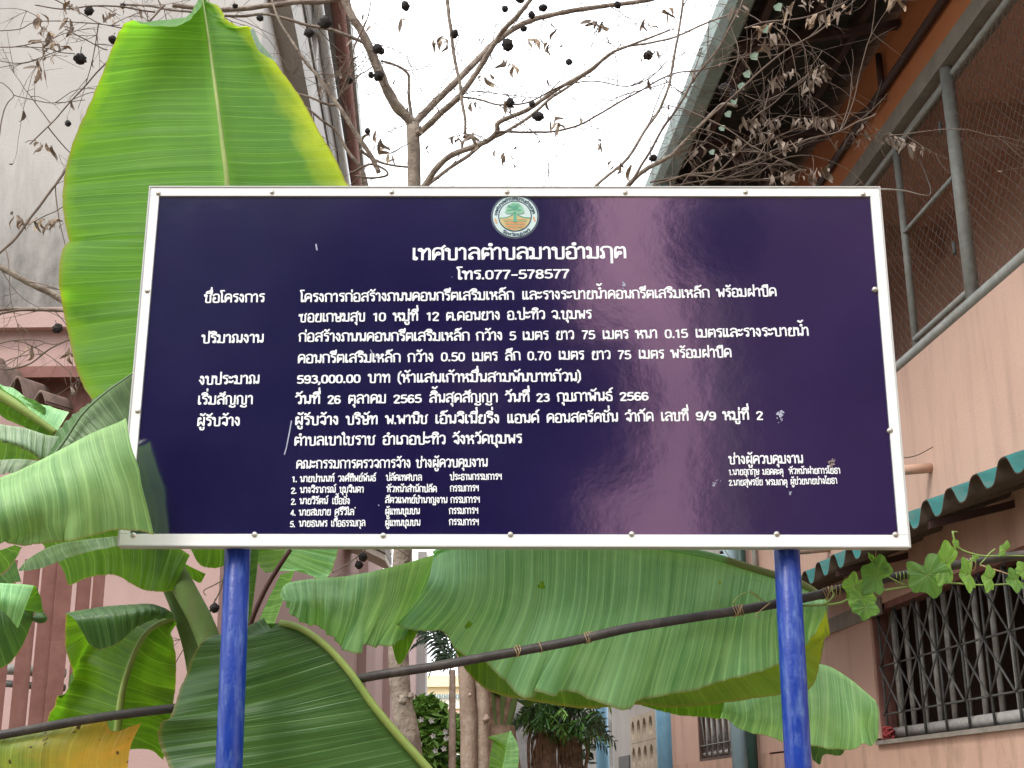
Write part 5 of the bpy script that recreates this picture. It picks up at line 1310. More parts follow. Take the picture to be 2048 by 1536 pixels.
vine = empty('climbing_vine', at(1900, 1140, 4.27), 'light green lobed vine climbing along the black pipe', 'vine')
M['vleaf'] = leaf_mat('vine_leaf', (.10, .22, .03), (.19, .36, .05), trans=.38, rough=.5, uscale=2.5, tcol=(1.6, 1.7, .6))
M['vleaf_d'] = leaf_mat('vine_leaf_dark', (.06, .16, .025), (.12, .26, .045), trans=.35, rough=.5, uscale=2.5)
def tendril(pts, r_, name='stem', m='vine_stem', n=24):
    q = MB(); C_ = catmull([tuple(at(*p)) if len(p) == 3 else tuple(at(p[0], p[1], 4.18)) for p in pts], n)
    q.tube(C_, [r_ * (1 - .5 * i / n) for i in range(n)], 6); return q.build(name, M[m], vine)
def vleaf(cx, cy, w_, h_, rot, fold=.25, m='vleaf', Y=4.165, tiltx=0.0, par=None, lobes=5):
    """a palmate, shallowly lobed leaf with a folded midrib"""
    n = 40; c = at(cx, cy, Y)
    sx = w_ / F * Y / 2; sy = h_ / F * Y / 2
    def outl(t):
        a = t * 2 * math.pi
        r_ = .90 + .12 * math.cos(lobes * a) + .025 * math.sin(13 * a) + .02 * math.sin(7 * a + 1)
        notch = 1 - .45 * math.exp(-((a - math.pi) / .35) ** 2)
        return a, r_ * notch
    vs = [c]; uvs = [(0, 0)]; fs = []
    cr, sr = math.cos(R(rot)), math.sin(R(rot))
    for ring in range(1, 5):
        for k in range(n):
            a, r_ = outl(k / n); r_ *= ring / 4
            x, y = r_ * math.sin(a), r_ * math.cos(a)
            d = -fold * abs(x) + .16 * r_ * r_ + .05 * math.sin(9 * a) * r_ + tiltx * y
            X, Z = x * sx, y * sy
            vs.append(c + Vector((X * cr - Z * sr, d * (sx + sy) * .5, X * sr + Z * cr)))
            uvs.append((a / 6.28 * .35, .15 + .8 * ring / 4))
    for k in range(n): fs.append((0, 1 + k, 1 + (k + 1) % n))
    for ring in range(3):
        for k in range(n):
            a = 1 + ring * n + k; b_ = 1 + ring * n + (k + 1) % n
            fs.append((a, a + n, b_ + n, b_))
    q = MB(); q.add(vs, fs, True, uvs); o = q.build('leaf', M[m], vine)
    q = MB()
    for t_ in (0, .19, -.19, .38, -.38):
        a, r_ = outl(t_ % 1); pts = []
        for ring in range(0, 5):
            rr_ = r_ * ring / 4.4; x, y = rr_ * math.sin(a), rr_ * math.cos(a)
            d = -fold * abs(x) + .16 * rr_ * rr_ + tiltx * y
            X, Z = x * sx, y * sy
            pts.append(c + Vector((X * cr - Z * sr, d * (sx + sy) * .5 - .0008, X * sr + Z * cr)))
        q.tube(pts, [.0011, .001, .0008, .0006, .0004], 4)
    q.build('vein', M['vine_stem'], o)
    return o
for a in ((1855, 1150, 96, 92, 200, .25, 'vleaf_d'), (1890, 1128, 100, 50, 75, .3, 'vleaf'), (1752, 1152, 92, 62, 60, .3, 'vleaf_d'), (1712, 1172, 56, 62, 150, .2, 'vleaf'), (1722, 1196, 60, 60, 190, .3, 'vleaf'),
          (1730, 1215, 58, 50, 175, .3, 'vleaf_d'), (1935, 1150, 76, 30, 95, .3, 'vleaf'), (1978, 1158, 60, 28, 80, .25, 'vleaf'), (2030, 1160, 54, 34, 100, .3, 'vleaf_d'), (2048, 1140, 40, 40, 30, .3, 'vleaf'),
          (1950, 1116, 20, 14, 40, .3, 'vleaf'), (2008, 1098, 40, 18, 55, .35, 'vleaf'), (1911, 1088, 14, 26, 10, .5, 'vleaf'), (1771, 1137, 16, 26, 20, .5, 'vleaf'), (1744, 1118, 12, 30, 25, .5, 'vleaf')):
    vleaf(*a)
tendril(((1600, 1212, 4.21), (1640, 1210, 4.19), (1680, 1206, 4.18), (1720, 1188, 4.17), (1770, 1180, 4.18), (1840, 1170, 4.18), (1900, 1166, 4.19), (1960, 1170, 4.18), (2060, 1166, 4.19)), .0042)
tendril(((1905, 1062), (1908, 1078), (1918, 1096), (1940, 1106), (1970, 1112), (2010, 1111), (2070, 1112)), .0034)
tendril(((1905, 1066), (1912, 1063), (1916, 1065)), .0022)
tendril(((1745, 1120), (1760, 1140), (1785, 1158), (1815, 1172)), .0034)
tendril(((1930, 1130), (1950, 1112), (1944, 1122), (1920, 1140)), .0022)
tendril(((1990, 1098), (1978, 1108), (1968, 1120), (1958, 1130)), .0026)
tendril(((1960, 1130), (1985, 1138), (2010, 1146), (2030, 1154)), .0028, 'tendril', 'straw')
tendril(((1465, 1208), (1478, 1192), (1498, 1184), (1512, 1188), (1525, 1200), (1545, 1206)), .0024, 'tendril')
tendril(((1500, 1182), (1510, 1190), (1524, 1202)), .0048)
tendril(((1648, 1208), (1660, 1200), (1668, 1188), (1662, 1180), (1672, 1176)), .003, 'tendril')
tendril(((1540, 1206), (1520, 1222), (1510, 1232), (1520, 1236)), .0016, 'tendril', 'straw')
for (x, y) in ((1655, 1186), (1790, 1158), (1875, 1140), (1925, 1132)):
    q = MB(); q.tube([at(x + 26 * t_, y - 4 * t_, 4.21) + Vector((0, -.020 * math.cos(t_ * 22), .020 * math.sin(t_ * 22))) for t_ in np.linspace(0, 1, 40)], .0019, 5, False); q.build('tendril', M['straw' if x % 2 else 'vine_stem'], vine)

# thin wire from the sign to the screen, and a loose wire by the wall
wr = empty('tie_wire', at(1810, 384, 4.6), 'thin twisted wire from the board to the gallery screen', 'wire')
q = MB(); q.tube(catmull([tuple(at(1750, 378, 4.09)), tuple(at(1800, 380, 5.6)), tuple(at(1862, 385, 8.9)), tuple(WR.p(9.9, -.02, 6.42))], 30), .0035, 5); q.build('wire', M['galv'], wr)
q = MB(); q.tube(catmull([tuple(at(*p)) for p in ((1700, 925, 4.5), (1790, 917, 4.5), (1830, 912, 4.5), (1866, 894, 4.5))], 20), .0018, 5); tag(q.build('dry_twig', M['twig']), 'thin brown twig poking out beside the right edge of the board', 'twig')
q = MB(); q.tube([at(1753, 1085, 4.2), at(1751, 1118, 4.25)], .0012, 4); tag(q.build('string', M['straw']), 'short pale string hanging from the lower edge of the board', 'string')
# red rag at the window
q = MB(); c = WR.p(11.72, .0, 1.99)
for k in range(7):
    q.tube(catmull([tuple(c + Vector((rng.uniform(-.05, .05), rng.uniform(-.02, .02), rng.uniform(-.04, .06)))) for _ in range(4)], 12), .010, 5)
tag(q.build('rag', M['red']), 'small red rag tied to the foot of the window grille', 'rag')

# ------------------------------------------------------------------ the bare tree
TY = 6.6
tb = at(812, 1536, TY); tb.z = 0
tree = empty('bare_tree', tb, 'nearly leafless tree with black shrivelled fruit and curled dead leaves', 'tree')
def pxr(w_, Y): return w_ * Y / F / 2
def limb(pts, w0, w1, Y0=TY, Y1=None, name='branch', m='bark', n=None, bump=.28, sides=10):
    Y1 = Y0 if Y1 is None else Y1
    k = len(pts)
    P_ = [tuple(at(p[0], p[1], Y0 + (Y1 - Y0) * i / max(1, k - 1))) for i, p in enumerate(pts)]
    n = n or max(10, k * 6)
    C_ = catmull(P_, n)
    r_ = [pxr(w0 + (w1 - w0) * i / (n - 1), Y0) for i in range(n)]
    if w0 < 14:
        for i in range(1, n - 1): C_[i] = C_[i] + np.array(mn.noise_vector(Vector(C_[i]) * 7)) * .010
    q = MB(); q.tube(C_, r_, sides, bump=bump); q.build(name, M[m], tree)
    return C_
paths = []
tr0 = [tuple(tb), (tb.x - .0, TY, .9)] + [tuple(at(*p, TY)) for p in ((824, 1536), (814, 1460), (800, 1380), (797, 1300), (800, 1200), (806, 1095), (812, 900), (818, 700), (824, 500), (828, 372), (827, 300), (826, 248))]
C_ = catmull(tr0, 60)
q = MB(); q.tube(C_, [pxr(50 - 22 * i / 59, TY) for i in range(60)], 16, bump=.22)
for (x, y, r_) in ((806, 1400, 20), (822, 1392, 13), (800, 1330, 11), (812, 1120, 12), (826, 480, 12)): q.ball(at(x, y, TY - .04), pxr(r_, TY), 10, 8, .7)
q.build('trunk', M['bark'], tree)
LM = [
    ([(827, 250), (806, 226), (790, 208), (770, 170), (755, 135), (740, 100), (722, 62), (700, 25), (682, -25)], 24, 17, 6.6, 6.4),
    ([(826, 252), (838, 237), (880, 195), (930, 145), (966, 108), (996, 80), (1059, 42), (1160, 19), (1286, 2), (1340, -12)], 17, 9, 6.6, 6.9),
    ([(832, 270), (848, 258), (880, 228), (918, 193), (950, 150), (974, 111), (1000, 70), (1011, 56), (1040, 26), (1075, -20)], 15, 9, 6.6, 6.1),
    ([(822, 245), (820, 200), (818, 160), (816, 148), (803, 138), (780, 128), (762, 122)], 8, 5, 6.6, 6.5),
    ([(835, 400), (850, 371), (875, 335), (900, 312), (940, 296), (974, 282), (994, 264), (996, 246), (1025, 232), (1056, 219), (1115, 178), (1178, 141), (1219, 108), (1249, 95), (1340, 60)], 15, 4, 6.6, 6.2),
    ([(840, 390), (860, 365), (910, 330), (959, 293), (1033, 252), (1104, 197), (1182, 141), (1234, 100), (1345, 74), (1480, 20)], 9, 4, 6.6, 6.9),
    ([(990, 265), (1060, 264), (1115, 263), (1160, 248), (1197, 230), (1271, 186), (1345, 148), (1410, 137), (1500, 110)], 6, 3, 6.3, 6.0),
    ([(894, -20), (897, 30), (903, 74), (910, 110), (915, 148), (922, 185), (926, 208), (930, 240), (929, 268)], 9, 6, 6.1, 6.2),
    ([(922, 193), (960, 200), (1004, 211), (1056, 204), (1119, 174), (1160, 164), (1197, 163), (1249, 172), (1300, 156), (1334, 122)], 5, 2.5, 6.2, 6.0),
    ([(1180, 390), (1193, 371), (1225, 340), (1252, 315), (1285, 270), (1315, 226), (1334, 180), (1345, 130), (1358, 60), (1367, -15)], 7, 5, 6.0, 5.9),
    ([(1245, 395), (1256, 371), (1282, 345), (1330, 318), (1345, 312), (1373, 282), (1410, 240), (1444, 208), (1475, 212)], 11, 6, 6.2, 6.0),
    ([(1256, 371), (1290, 315), (1334, 245), (1370, 190), (1400, 141), (1440, 90), (1475, 20), (1490, -20)], 6, 4, 6.0, 5.8),
    ([(345, 10), (440, 20), (490, 16), (551, 9), (610, 4), (663, 0), (720, -6)], 11, 13, 6.2, 6.5),
    ([(240, 8), (300, 12), (345, 20), (455, 33), (522, 28), (575, 38), (630, 52), (687, 67), (732, 92), (758, 135)], 5, 10, 6.2, 6.5),
    ([(758, 346), (740, 310), (715, 275), (695, 240), (675, 210), (640, 160), (601, 109), (556, 37), (540, -10)], 11, 4, 6.5, 6.3),
    ([(560, 180), (611, 190), (653, 208), (675, 211)], 4, 7, 6.4, 6.5),
    ([(610, 215), (643, 242), (670, 262), (700, 305), (725, 346), (740, 395)], 5, 9, 6.6, 6.7),
    ([(673, 205), (690, 180), (720, 150), (735, 140), (760, 120)], 4, 3, 6.5, 6.5),
    ([(675, 205), (695, 150), (712, 90), (735, 40), (745, -10)], 4, 2.5, 6.5, 6.3),
    ([(720, 300), (745, 315), (790, 330), (830, 335)], 7, 5, 6.5, 6.6),
    ([(700, 345), (740, 330), (770, 338), (775, 350), (740, 356), (710, 352)], 6, 5, 6.4, 6.4),
    ([(-30, 515), (0, 533), (36, 555), (70, 572), (126, 599), (170, 640)], 13, 15, 6.0, 6.1),
    ([(-30, 622), (0, 620), (60, 619), (131, 619), (180, 625)], 8, 9, 6.0, 6.1),
    ([(-30, 628), (0, 628), (40, 622), (70, 620)], 5, 6, 6.0, 6.0),
    ([(-20, 520), (0, 505), (40, 465), (80, 410), (124, 350), (160, 300)], 6, 6, 5.9, 6.1),
    ([(60, 288), (68, 282), (100, 250), (140, 205), (191, 150), (240, 95), (300, 40), (330, 10)], 3, 5, 6.0, 6.1),
    ([(0, 735), (15, 738), (60, 728), (100, 700), (140, 678)], 3, 4, 5.9, 5.9),
    ([(-10, 690), (20, 680), (70, 682), (110, 690), (150, 670)], 3, 2, 5.9, 5.9),
    ([(-5, 290), (8, 230), (18, 205), (28, 190), (10, 170), (-10, 162)], 3.5, 2, 5.9, 5.9),
    ([(28, 190), (60, 198), (95, 208), (130, 206), (170, 200)], 2.2, 2, 5.9, 6),
    ([(-5, 95), (40, 93), (90, 95), (120, 104), (150, 108)], 2.2, 2.5, 5.9, 6), ([(-5, 120), (30, 127), (60, 125), (100, 106), (130, 95)], 2.2, 2, 5.9, 6),
    ([(-5, 62), (40, 58), (70, 44), (140, 42), (200, 46), (245, 56)], 2.2, 3, 5.9, 6), ([(70, 10), (120, 18), (180, 12), (240, 14), (310, 24)], 3, 5, 5.9, 6),
    ([(130, 58), (170, 78), (215, 100)], 3, 3, 5.9, 6), ([(100, -5), (150, 20), (200, 45), (240, 50)], 3, 2, 5.9, 6),
    ([(1308, 372), (1370, 350), (1420, 345), (1500, 325), (1550, 300), (1600, 283), (1680, 262), (1715, 245), (1752, 228)], 4, 3.5, 5.6, 5.4),
    ([(1400, 372), (1450, 330), (1520, 262), (1560, 232)], 4, 2.5, 5.6, 5.4), ([(1500, 245), (1520, 225), (1560, 195), (1620, 145), (1640, 130)], 3, 2.4, 5.6, 5.5),
    ([(1380, 270), (1440, 215), (1500, 160), (1560, 110), (1640, 60), (1700, 10), (1720, -10)], 5, 3, 5.8, 5.5), ([(1490, 56), (1540, 42), (1620, 34), (1680, 10), (1705, -4)], 4, 3, 5.8, 5.5),
    ([(1515, 90), (1560, 90), (1595, 92)], 2.4, 2, 5.6, 5.6), ([(1490, 190), (1530, 200), (1600, 165), (1625, 130)], 2.4, 2, 5.6, 5.6),
    ([(1300, 365), (1380, 352), (1480, 362), (1560, 352), (1600, 340)], 5, 4, 5.6, 5.6), ([(1340, 372), (1420, 360), (1500, 350), (1540, 330)], 4, 3, 5.6, 5.6),
    ([(1752, 258), (1780, 270), (1810, 285), (1850, 300)], 2.6, 2, 5.4, 5.4), ([(1560, 232), (1600, 236), (1640, 236), (1675, 238)], 2.2, 2, 5.5, 5.5),
    ([(1335, 210), (1400, 230), (1460, 262), (1520, 300), (1590, 330)], 3, 2, 5.9, 5.6),
    ([(690, 1148), (655, 1160), (600, 1175)], 2, 2, 6.0, 6.0), ([(740, 1090), (715, 1112), (690, 1132), (664, 1146)], 3, 2.4, 6.0, 6.0),
    ([(448, 1150), (440, 1180), (428, 1205), (420, 1225)], 4, 2.5, 5.6, 5.6), ([(445, 1158), (425, 1168), (408, 1178), (412, 1190)], 2.5, 2, 5.6, 5.6), ([(1447, 1090), (1455, 1104), (1470, 1122), (1488, 1130)], 1.8, 1.6, 5.4, 5.4),
]
for pts, w0, w1, Y0, Y1 in LM:
    C_ = limb(pts, w0, w1, Y0, Y1, sides=10 if w0 > 8 else 6, m='bark' if max(w0, w1) > 6 else 'twig', bump=.25 if w0 > 5 else .1)
    paths.append((C_, w0, w1))
# fine twigs
q = MB(); tips = []
def twig(p, d, L_, r_, depth, droop):
    n = max(4, int(L_ / .05)); pts = [p.copy()]; d = d.normalized()
    for i in range(n):
        d = (d + Vector(mn.noise_vector(pts[-1] * 4 + Vector((depth, 0, 0)))) * .24 + Vector((rng.gauss(0, .06), rng.gauss(0, .05), rng.gauss(0, .06) + droop))).normalized()
        if d.y < -.5: d.y = -.3
        pts.append(pts[-1] + d * (L_ / n))
    rr_ = [r_ * (1 - .6 * i / n) for i in range(n + 1)]
    q.tube(pts, rr_, 4, False)
    tips.append((pts[-1], d))
    if depth < 2:
        for k in range(rng.randint(1, 4)):
            j = rng.randint(1, n - 1)
            dd = (d + Vector((rng.gauss(0, .9), rng.gauss(0, .5), rng.gauss(-.1, .7))))
            twig(pts[j], dd, L_ * rng.uniform(.3, .6), r_ * .65, depth + 1, droop)
for C_, w0, w1 in paths:
    ln = float(np.linalg.norm(np.diff(C_, axis=0), axis=1).sum())
    cnt = int(ln * (6.2 if min(w0, w1) < 6 else 7.5))
    for k in range(cnt):
        j = rng.randint(2, len(C_) - 2)
        p = Vector(C_[j]); t_ = Vector(C_[j + 1]) - Vector(C_[j - 1])
        dd = t_.normalized() * rng.uniform(.2, 1.0) + Vector((rng.gauss(0, .8), rng.gauss(0, .5), rng.gauss(0, .8)))
        twig(p, dd, rng.uniform(.15, .75), rng.uniform(.0016, .0034), 0, rng.uniform(-.10, .03))
q.build('twigs', M['twig'], tree, kind='stuff')

# fruit
fr = [(160, 118, 30), (178, 22, 26), (246, 12, 14), (226, 80, 24), (650, 45, 34), (618, 66, 24), (755, 98, 26), (762, 102, 20), (757, 152, 28), (742, 150, 18), (470, 12, 16), (520, 36, 22), (909, 68, 24), (811, 12, 24), (1015, 90, 32), (1063, 30, 22), (1010, 18, 22),
      (1086, 16, 22), (1040, -2, 26), (1047, 57, 18), (1076, 233, 28), (1138, 124, 20), (1296, 111, 24), (1064, 208, 16), (136, 247, 19), (115, 657, 24), (726, 1114, 22), (718, 1130, 20), (429, 1216, 22), (1443, 1105, 9), (1470, 1122, 10), (1306, 316, 22), (1450, 178, 30), (1468, 190, 24), (700, 160, 22), (735, 262, 14), (1020, 205, 26), (1235, 10, 20)]
pro = []
for k in range(3):
    q = MB(); q.ball((0, 0, 0), 1, 18, 12, .32, (1, 1, .92 + .06 * k)); q.tube([(0, 0, .8), (.1, 0, 1.5), (.05, 0, 2.1)], .07, 5)
    me = q.build('fruit', M['fruit'], None); pro.append(me.data); bpy.data.objects.remove(me)
def inst(name, me, loc, rot, sc, parent):
    o = bpy.data.objects.new(name, me); COL.objects.link(o)
    o.parent = parent; o.location = loc - world_loc(parent); o.rotation_euler = rot; o.scale = (sc,) * 3 if not hasattr(sc, '__len__') else sc
    return o
for i, (x, y, w_) in enumerate(fr):
    Y = 5.4 if y > 1000 else rng.uniform(5.8, 6.5)
    inst('fruit', pro[i % 3], at(x, y, Y), (rng.uniform(-.5, .5), rng.uniform(-.5, .5), rng.uniform(0, 6)), [pxr(w_, Y) * rng.uniform(.68, .98) for _ in range(3)], tree)

# curled dead leaves, shared meshes
dl = []
for k in range(6):
    q = MB(); vs = []; fs = []; n = 9; rk = random.Random(k)
    c1, c2, tw = rk.uniform(-1, 1), rk.uniform(.6, 2.2), rk.uniform(-1.5, 1.5)
    for i in range(n):
        u = i / (n - 1); w_ = .15 * math.sin(math.pi * (.08 + .88 * u)) ** .8
        ang = tw * u; cx = .18 * math.sin(c2 * u * 2 + c1) - .18 * math.sin(c1); cy = .12 * math.cos(c2 * u * 3) - .12
        dx, dy = math.cos(ang), math.sin(ang)
        vs += [(cx - w_ * dx, cy - w_ * dy, -u), (cx + .05 * dy, cy - .05 * dx + .03, -u), (cx + w_ * dx, cy + w_ * dy, -u)]
    for i in range(n - 1): fs += [(3 * i, 3 * i + 1, 3 * i + 4, 3 * i + 3), (3 * i + 1, 3 * i + 2, 3 * i + 5, 3 * i + 4)]
    q.add(vs, fs, True); me = q.build('dead_leaf', M['dry'] if k % 2 else M['dry_grey'], None); dl.append(me.data); bpy.data.objects.remove(me)
# (x0, y0) - (x1, y1): the twig they hang from; number
CL = [(75, 20, 95, 60, 12), (95, 50, 110, 105, 10), (130, -5, 150, 15, 8), (80, 75, 90, 110, 6), (130, 25, 150, 60, 10), (100, 70, 120, 95, 9), (75, 115, 82, 150, 6), (70, 282, 105, 292, 7), (25, 425, 45, 445, 7), (50, 440, 80, 438, 6), (85, 438, 128, 442, 14), (205, 25, 240, 18, 7), (60, 690, 62, 695, 2),
      (132, 690, 140, 705, 3), (735, 262, 770, 285, 8), (770, 290, 790, 320, 5), (905, 268, 950, 272, 16), (795, 30, 800, 45, 3), (880, 72, 895, 85, 7), (868, 78, 872, 84, 2), (1050, 80, 1120, 88, 10), (1180, 40, 1205, 50, 14), (1005, 120, 1035, 130, 6), (1008, 200, 1020, 212, 8), (1100, 245, 1130, 250, 9), (990, 305, 1025, 303, 8),
      (1190, 275, 1200, 290, 3), (1205, 320, 1260, 325, 8), (1290, 40, 1300, 55, 4), (1325, 20, 1340, 30, 4), (960, 150, 980, 155, 4), (640, 165, 660, 170, 3),
      (1560, 15, 1640, -5, 12), (1610, 36, 1700, 18, 20), (1500, 62, 1560, 40, 12), (1775, -5, 1800, -5, 9), (1520, 90, 1560, 60, 12), (1535, 165, 1590, 135, 16), (1625, 140, 1655, 135, 14), (1600, 170, 1640, 150, 10), (1480, 235, 1560, 240, 14), (1585, 236, 1675, 236, 22), (1500, 265, 1560, 262, 14), (1550, 285, 1600, 280, 12),
      (1440, 300, 1480, 270, 10), (1410, 330, 1450, 300, 10), (1752, 262, 1850, 294, 26), (1720, 248, 1730, 262, 4), (1530, 345, 1600, 345, 12), (1610, 350, 1670, 330, 10), (1370, 300, 1400, 290, 6), (1455, 15, 1500, 5, 6)]
n_dl = 0
for (x0, y0, x1, y1, n_) in CL:
    Y = 5.45 if x0 > 1400 else rng.uniform(5.8, 6.3)
    for k in range(n_):
        u = (k + rng.uniform(0, 1)) / n_
        p = at(x0 + (x1 - x0) * u + rng.gauss(0, 3), y0 + (y1 - y0) * u + rng.gauss(0, 3), Y + rng.gauss(0, .04))
        L_ = pxr(2, Y) * rng.uniform(17, 36)
        n_dl += 1
        o = inst('dead_leaf', dl[rng.randint(0, 5)], p, (rng.gauss(0, .45), rng.gauss(0, .45), rng.uniform(0, 6.28)), (L_, L_, L_), tree) if n_dl <= 298 else None
        if o is None:
            if 'extra' not in globals(): extra = MB()
            me = dl[rng.randint(0, 5)]; mt_ = Matrix.Rotation(rng.uniform(0, 6.28), 4, 'Z') @ Matrix.Rotation(rng.gauss(0, .45), 4, 'X')
            extra.add([p + (mt_ @ v.co) * L_ for v in me.vertices], [tuple(f.vertices) for f in me.polygons], True)
for k in range(130):
    p, d = rng.choice(tips)
    L_ = rng.uniform(.03, .07)
    if 'extra' not in globals(): extra = MB()
    me = dl[rng.randint(0, 5)]; mt_ = Matrix.Rotation(rng.uniform(0, 6.28), 4, 'Z') @ Matrix.Rotation(rng.gauss(0, .5), 4, 'X')
    extra.add([p + (mt_ @ v.co) * L_ for v in me.vertices], [tuple(f.vertices) for f in me.polygons], True)
extra.build('dead_leaves', M['dry_grey'], tree, kind='stuff')
# pale green plates painted as the sky light showing through roof edge gaps
M['gcre'] = mat('pale_green_sky_gap', (.30, .42, .30), (.22, .33, .22), .5, 9)
def wall_at(px, py, o):
    d = ray(px, py); n_ = WR.n; tt_ = ((WR.O + n_ * o) - EYE).dot(n_) / d.dot(n_); return EYE + d * tt_
for (x, y, w_) in ((1556, 14, 14), (1530, 58, 14), (1508, 112, 14), (1494, 148, 13), (1482, 172, 12), (1468, 202, 11), (1456, 228, 11), (1444, 256, 10), (1424, 304, 9)):
    q = MB(); pts = [wall_at(x + a * w_, y + b_ * w_, 1.33) for a, b_ in ((-.6, -.1), (.2, -.6), (.7, -.5), (.5, .6), (-.3, .5))]
    q.add(pts + [p + WR.n * .006 for p in pts], [(0, 1, 2, 3, 4), (9, 8, 7, 6, 5)] + [(k, (k + 1) % 5, 5 + (k + 1) % 5, 5 + k) for k in range(5)]); q.build('eave_sky_gap', M['gcre'], rb)

# ------------------------------------------------------------------ trees, palm, stump and shrubs in the passage
t2 = empty('twin_trunk_tree', Vector((at(945, 1500, 9.5).x, 9.5, 0)), 'smooth brown tree with two trunks pressed together', 'tree')
for k, (pts, w_) in enumerate((([(938, 1600), (938, 1500), (935, 1420), (932, 1340), (926, 1260), (918, 1100), (905, 900), (900, 400)], 34), ([(966, 1600), (966, 1500), (966, 1440), (962, 1370), (950, 1320), (942, 1250), (950, 1100), (960, 900), (965, 500)], 30))):
    P_ = [tuple(at(x, y, 9.5 + .03 * k)) for x, y in pts]; P_[0] = (P_[0][0], 9.5, 0)
    q = MB(); q.tube(catmull(P_, 50), [pxr(w_ + 2 - 10 * i / 49, 9.5) for i in range(50)], 14, bump=.12)
    if k: q.ball(at(973, 1438, 9.45), pxr(14, 9.5), 10, 8, .5); q.ball(at(940, 1390, 9.42), pxr(8, 9.5), 8, 6, .3)
    q.build('trunk', M['trunk2'], t2)
rr = random.Random(77)
q = MB()
top = at(930, 820, 9.5)
for k in range(16):
    a = rr.uniform(0, 6.28); e = top + Vector((math.cos(a) * rr.uniform(.3, 1.0), math.sin(a) * .8, rr.uniform(-.2, .4)))
    q.tube([top, (top + e) / 2 + Vector((0, 0, .1)), e], [.02, .012, .004], 5, False)
q.build('crown', M['twig'], t2)

def leafcloud(mb, c, rad, n, size, rs, squash=1.0, long=2.2, down=.0):
    for _ in range(n):
        while True:
            d = Vector((rs.uniform(-1, 1), rs.uniform(-1, 1), rs.uniform(-1, 1)))
            if .2 < d.length < 1: break
        if mn.noise(d * 2.6 + c) < -.12: continue
        p = c + Vector((d.x * rad, d.y * rad * .7, d.z * rad * squash))
        a = Vector((rs.gauss(0, 1), rs.gauss(0, .7), rs.gauss(-down, .6))).normalized(); b_ = a.cross(Vector((rs.gauss(0, 1), rs.gauss(0, 1), rs.gauss(0, 1)))).normalized()
        s_ = size * rs.uniform(.6, 1.3)
        k = a.cross(b_) * s_ * .25
        mb.add([p - a * s_ * long * .5, p + b_ * s_ * .5 + k, p + a * s_ * long * .5, p - b_ * s_ * .5 + k], [(0, 1, 2), (0, 2, 3)])

sh = empty('shrub', Vector((at(865, 1500, 14).x, 14, 0)), 'airy green shrub with small white flecks for sky gaps below the distant building', 'shrub')
rs = random.Random(21)
q = MB(); q2 = MB(); q3 = MB()
for (x, y, r_) in ((845, 1450, .20), (868, 1436, .17), (890, 1462, .2), (850, 1490, .3), (895, 1500, .3), (870, 1530, .4), (905, 1545, .4), (840, 1560, .4), (862, 1412, .08), (912, 1470, .2), (840, 1420, .1)):
    leafcloud(q, at(x, y, 14), r_, 150, .05, rs, 1.0, 2.4); leafcloud(q2, at(x, y - 6, 13.9), r_, 170, .05, rs, 1.0, 2.4)
q.build('foliage', M['hedge'], sh, kind='stuff'); q2.build('fresh_foliage', M['hedge_light'], sh, kind='stuff')
M['sky_white'] = mat('white_sky_fleck', (.75, .74, .70), None, .7)  # white flecks stand in for bright sky gaps between the leaves
for _ in range(9):
    c = at(rs.uniform(838, 910), rs.uniform(1430, 1530), 13.6); q = MB()
    for k in range(5):
        a = k * 1.256; q.add([c, c + Vector((math.cos(a) * .022, -.01, math.sin(a) * .022)), c + Vector((math.cos(a + .6) * .032, -.012, math.sin(a + .6) * .032)), c + Vector((math.cos(a + 1.1) * .02, -.01, math.sin(a + 1.1) * .02))], [(0, 1, 2, 3)])
    q.build('sky_fleck', M['sky_white'], sh)
q = MB()
for k in range(7): q.tube([Vector((sh.location.x + rs.uniform(-.3, .3), 14, 0)), at(rs.uniform(845, 905), rs.uniform(1440, 1500), 14)], .012, 5, False)
q.build('stems', M['twig'], sh)

# palm seen through the gap: spiky fronds
pl_ = empty('palm', Vector((at(905, 1500, 11).x + .1, 11, 0)), 'small palm whose spiky fronds show in the gap under the hanging leaf', 'palm')
def frond(p0, p1, sag, nl, ll, Y, m='darkleaf', par=None, wd=.012, rsd=0):
    rs_ = random.Random(rsd); a = at(*p0, Y); b_ = at(*p1, Y + .2)
    pts = [a + (b_ - a) * u + Vector((0, 0, sag * math.sin(math.pi * u))) for u in np.linspace(0, 1, 16)]
    q = MB(); q.tube(pts, [.012 * (1 - .7 * i / 15) for i in range(16)], 5, False)
    for k in range(nl):
        u = (k + .5) / nl; p = a + (b_ - a) * u + Vector((0, 0, sag * math.sin(math.pi * u)))
        d = (b_ - a).normalized(); sd = Vector((-d.z, 0, d.x))
        for sg in (-1, 1):
            l_ = ll * (1 - .5 * abs(u - .4)) * rs_.uniform(.8, 1.1)
            t_ = p + sd * sg * l_ * .8 + d * l_ * .55 + Vector((0, rs_.uniform(-.1, .1), -l_ * .35))
            mdl = (p + t_) / 2 + Vector((0, 0, l_ * .12))
            q.add([p, mdl + d * wd, t_, mdl - d * wd], [(0, 1, 2), (0, 2, 3)])
    return q.build('frond', M[m], par)
for k, (p0, p1, sg, nl, ll) in enumerate((((905, 1335), (838, 1258), .10, 18, .16), ((905, 1335), (832, 1290), .14, 16, .13), ((905, 1335), (880, 1240), .05, 18, .18), ((905, 1335), (860, 1345), .12, 12, .12), ((905, 1335), (950, 1250), .1, 18, .2), ((905, 1335), (900, 1225), .03, 16, .17))):
    frond(p0, p1, sg, nl, ll, 11, par=pl_, rsd=k)
q = MB(); a = at(905, 1340, 11); q.tube([Vector((a.x, 11, 0)), Vector((a.x, 11, a.z * .6)), a], [.035, .03, .025], 8, bump=.2); q.build('trunk', M['trunk2'], pl_)

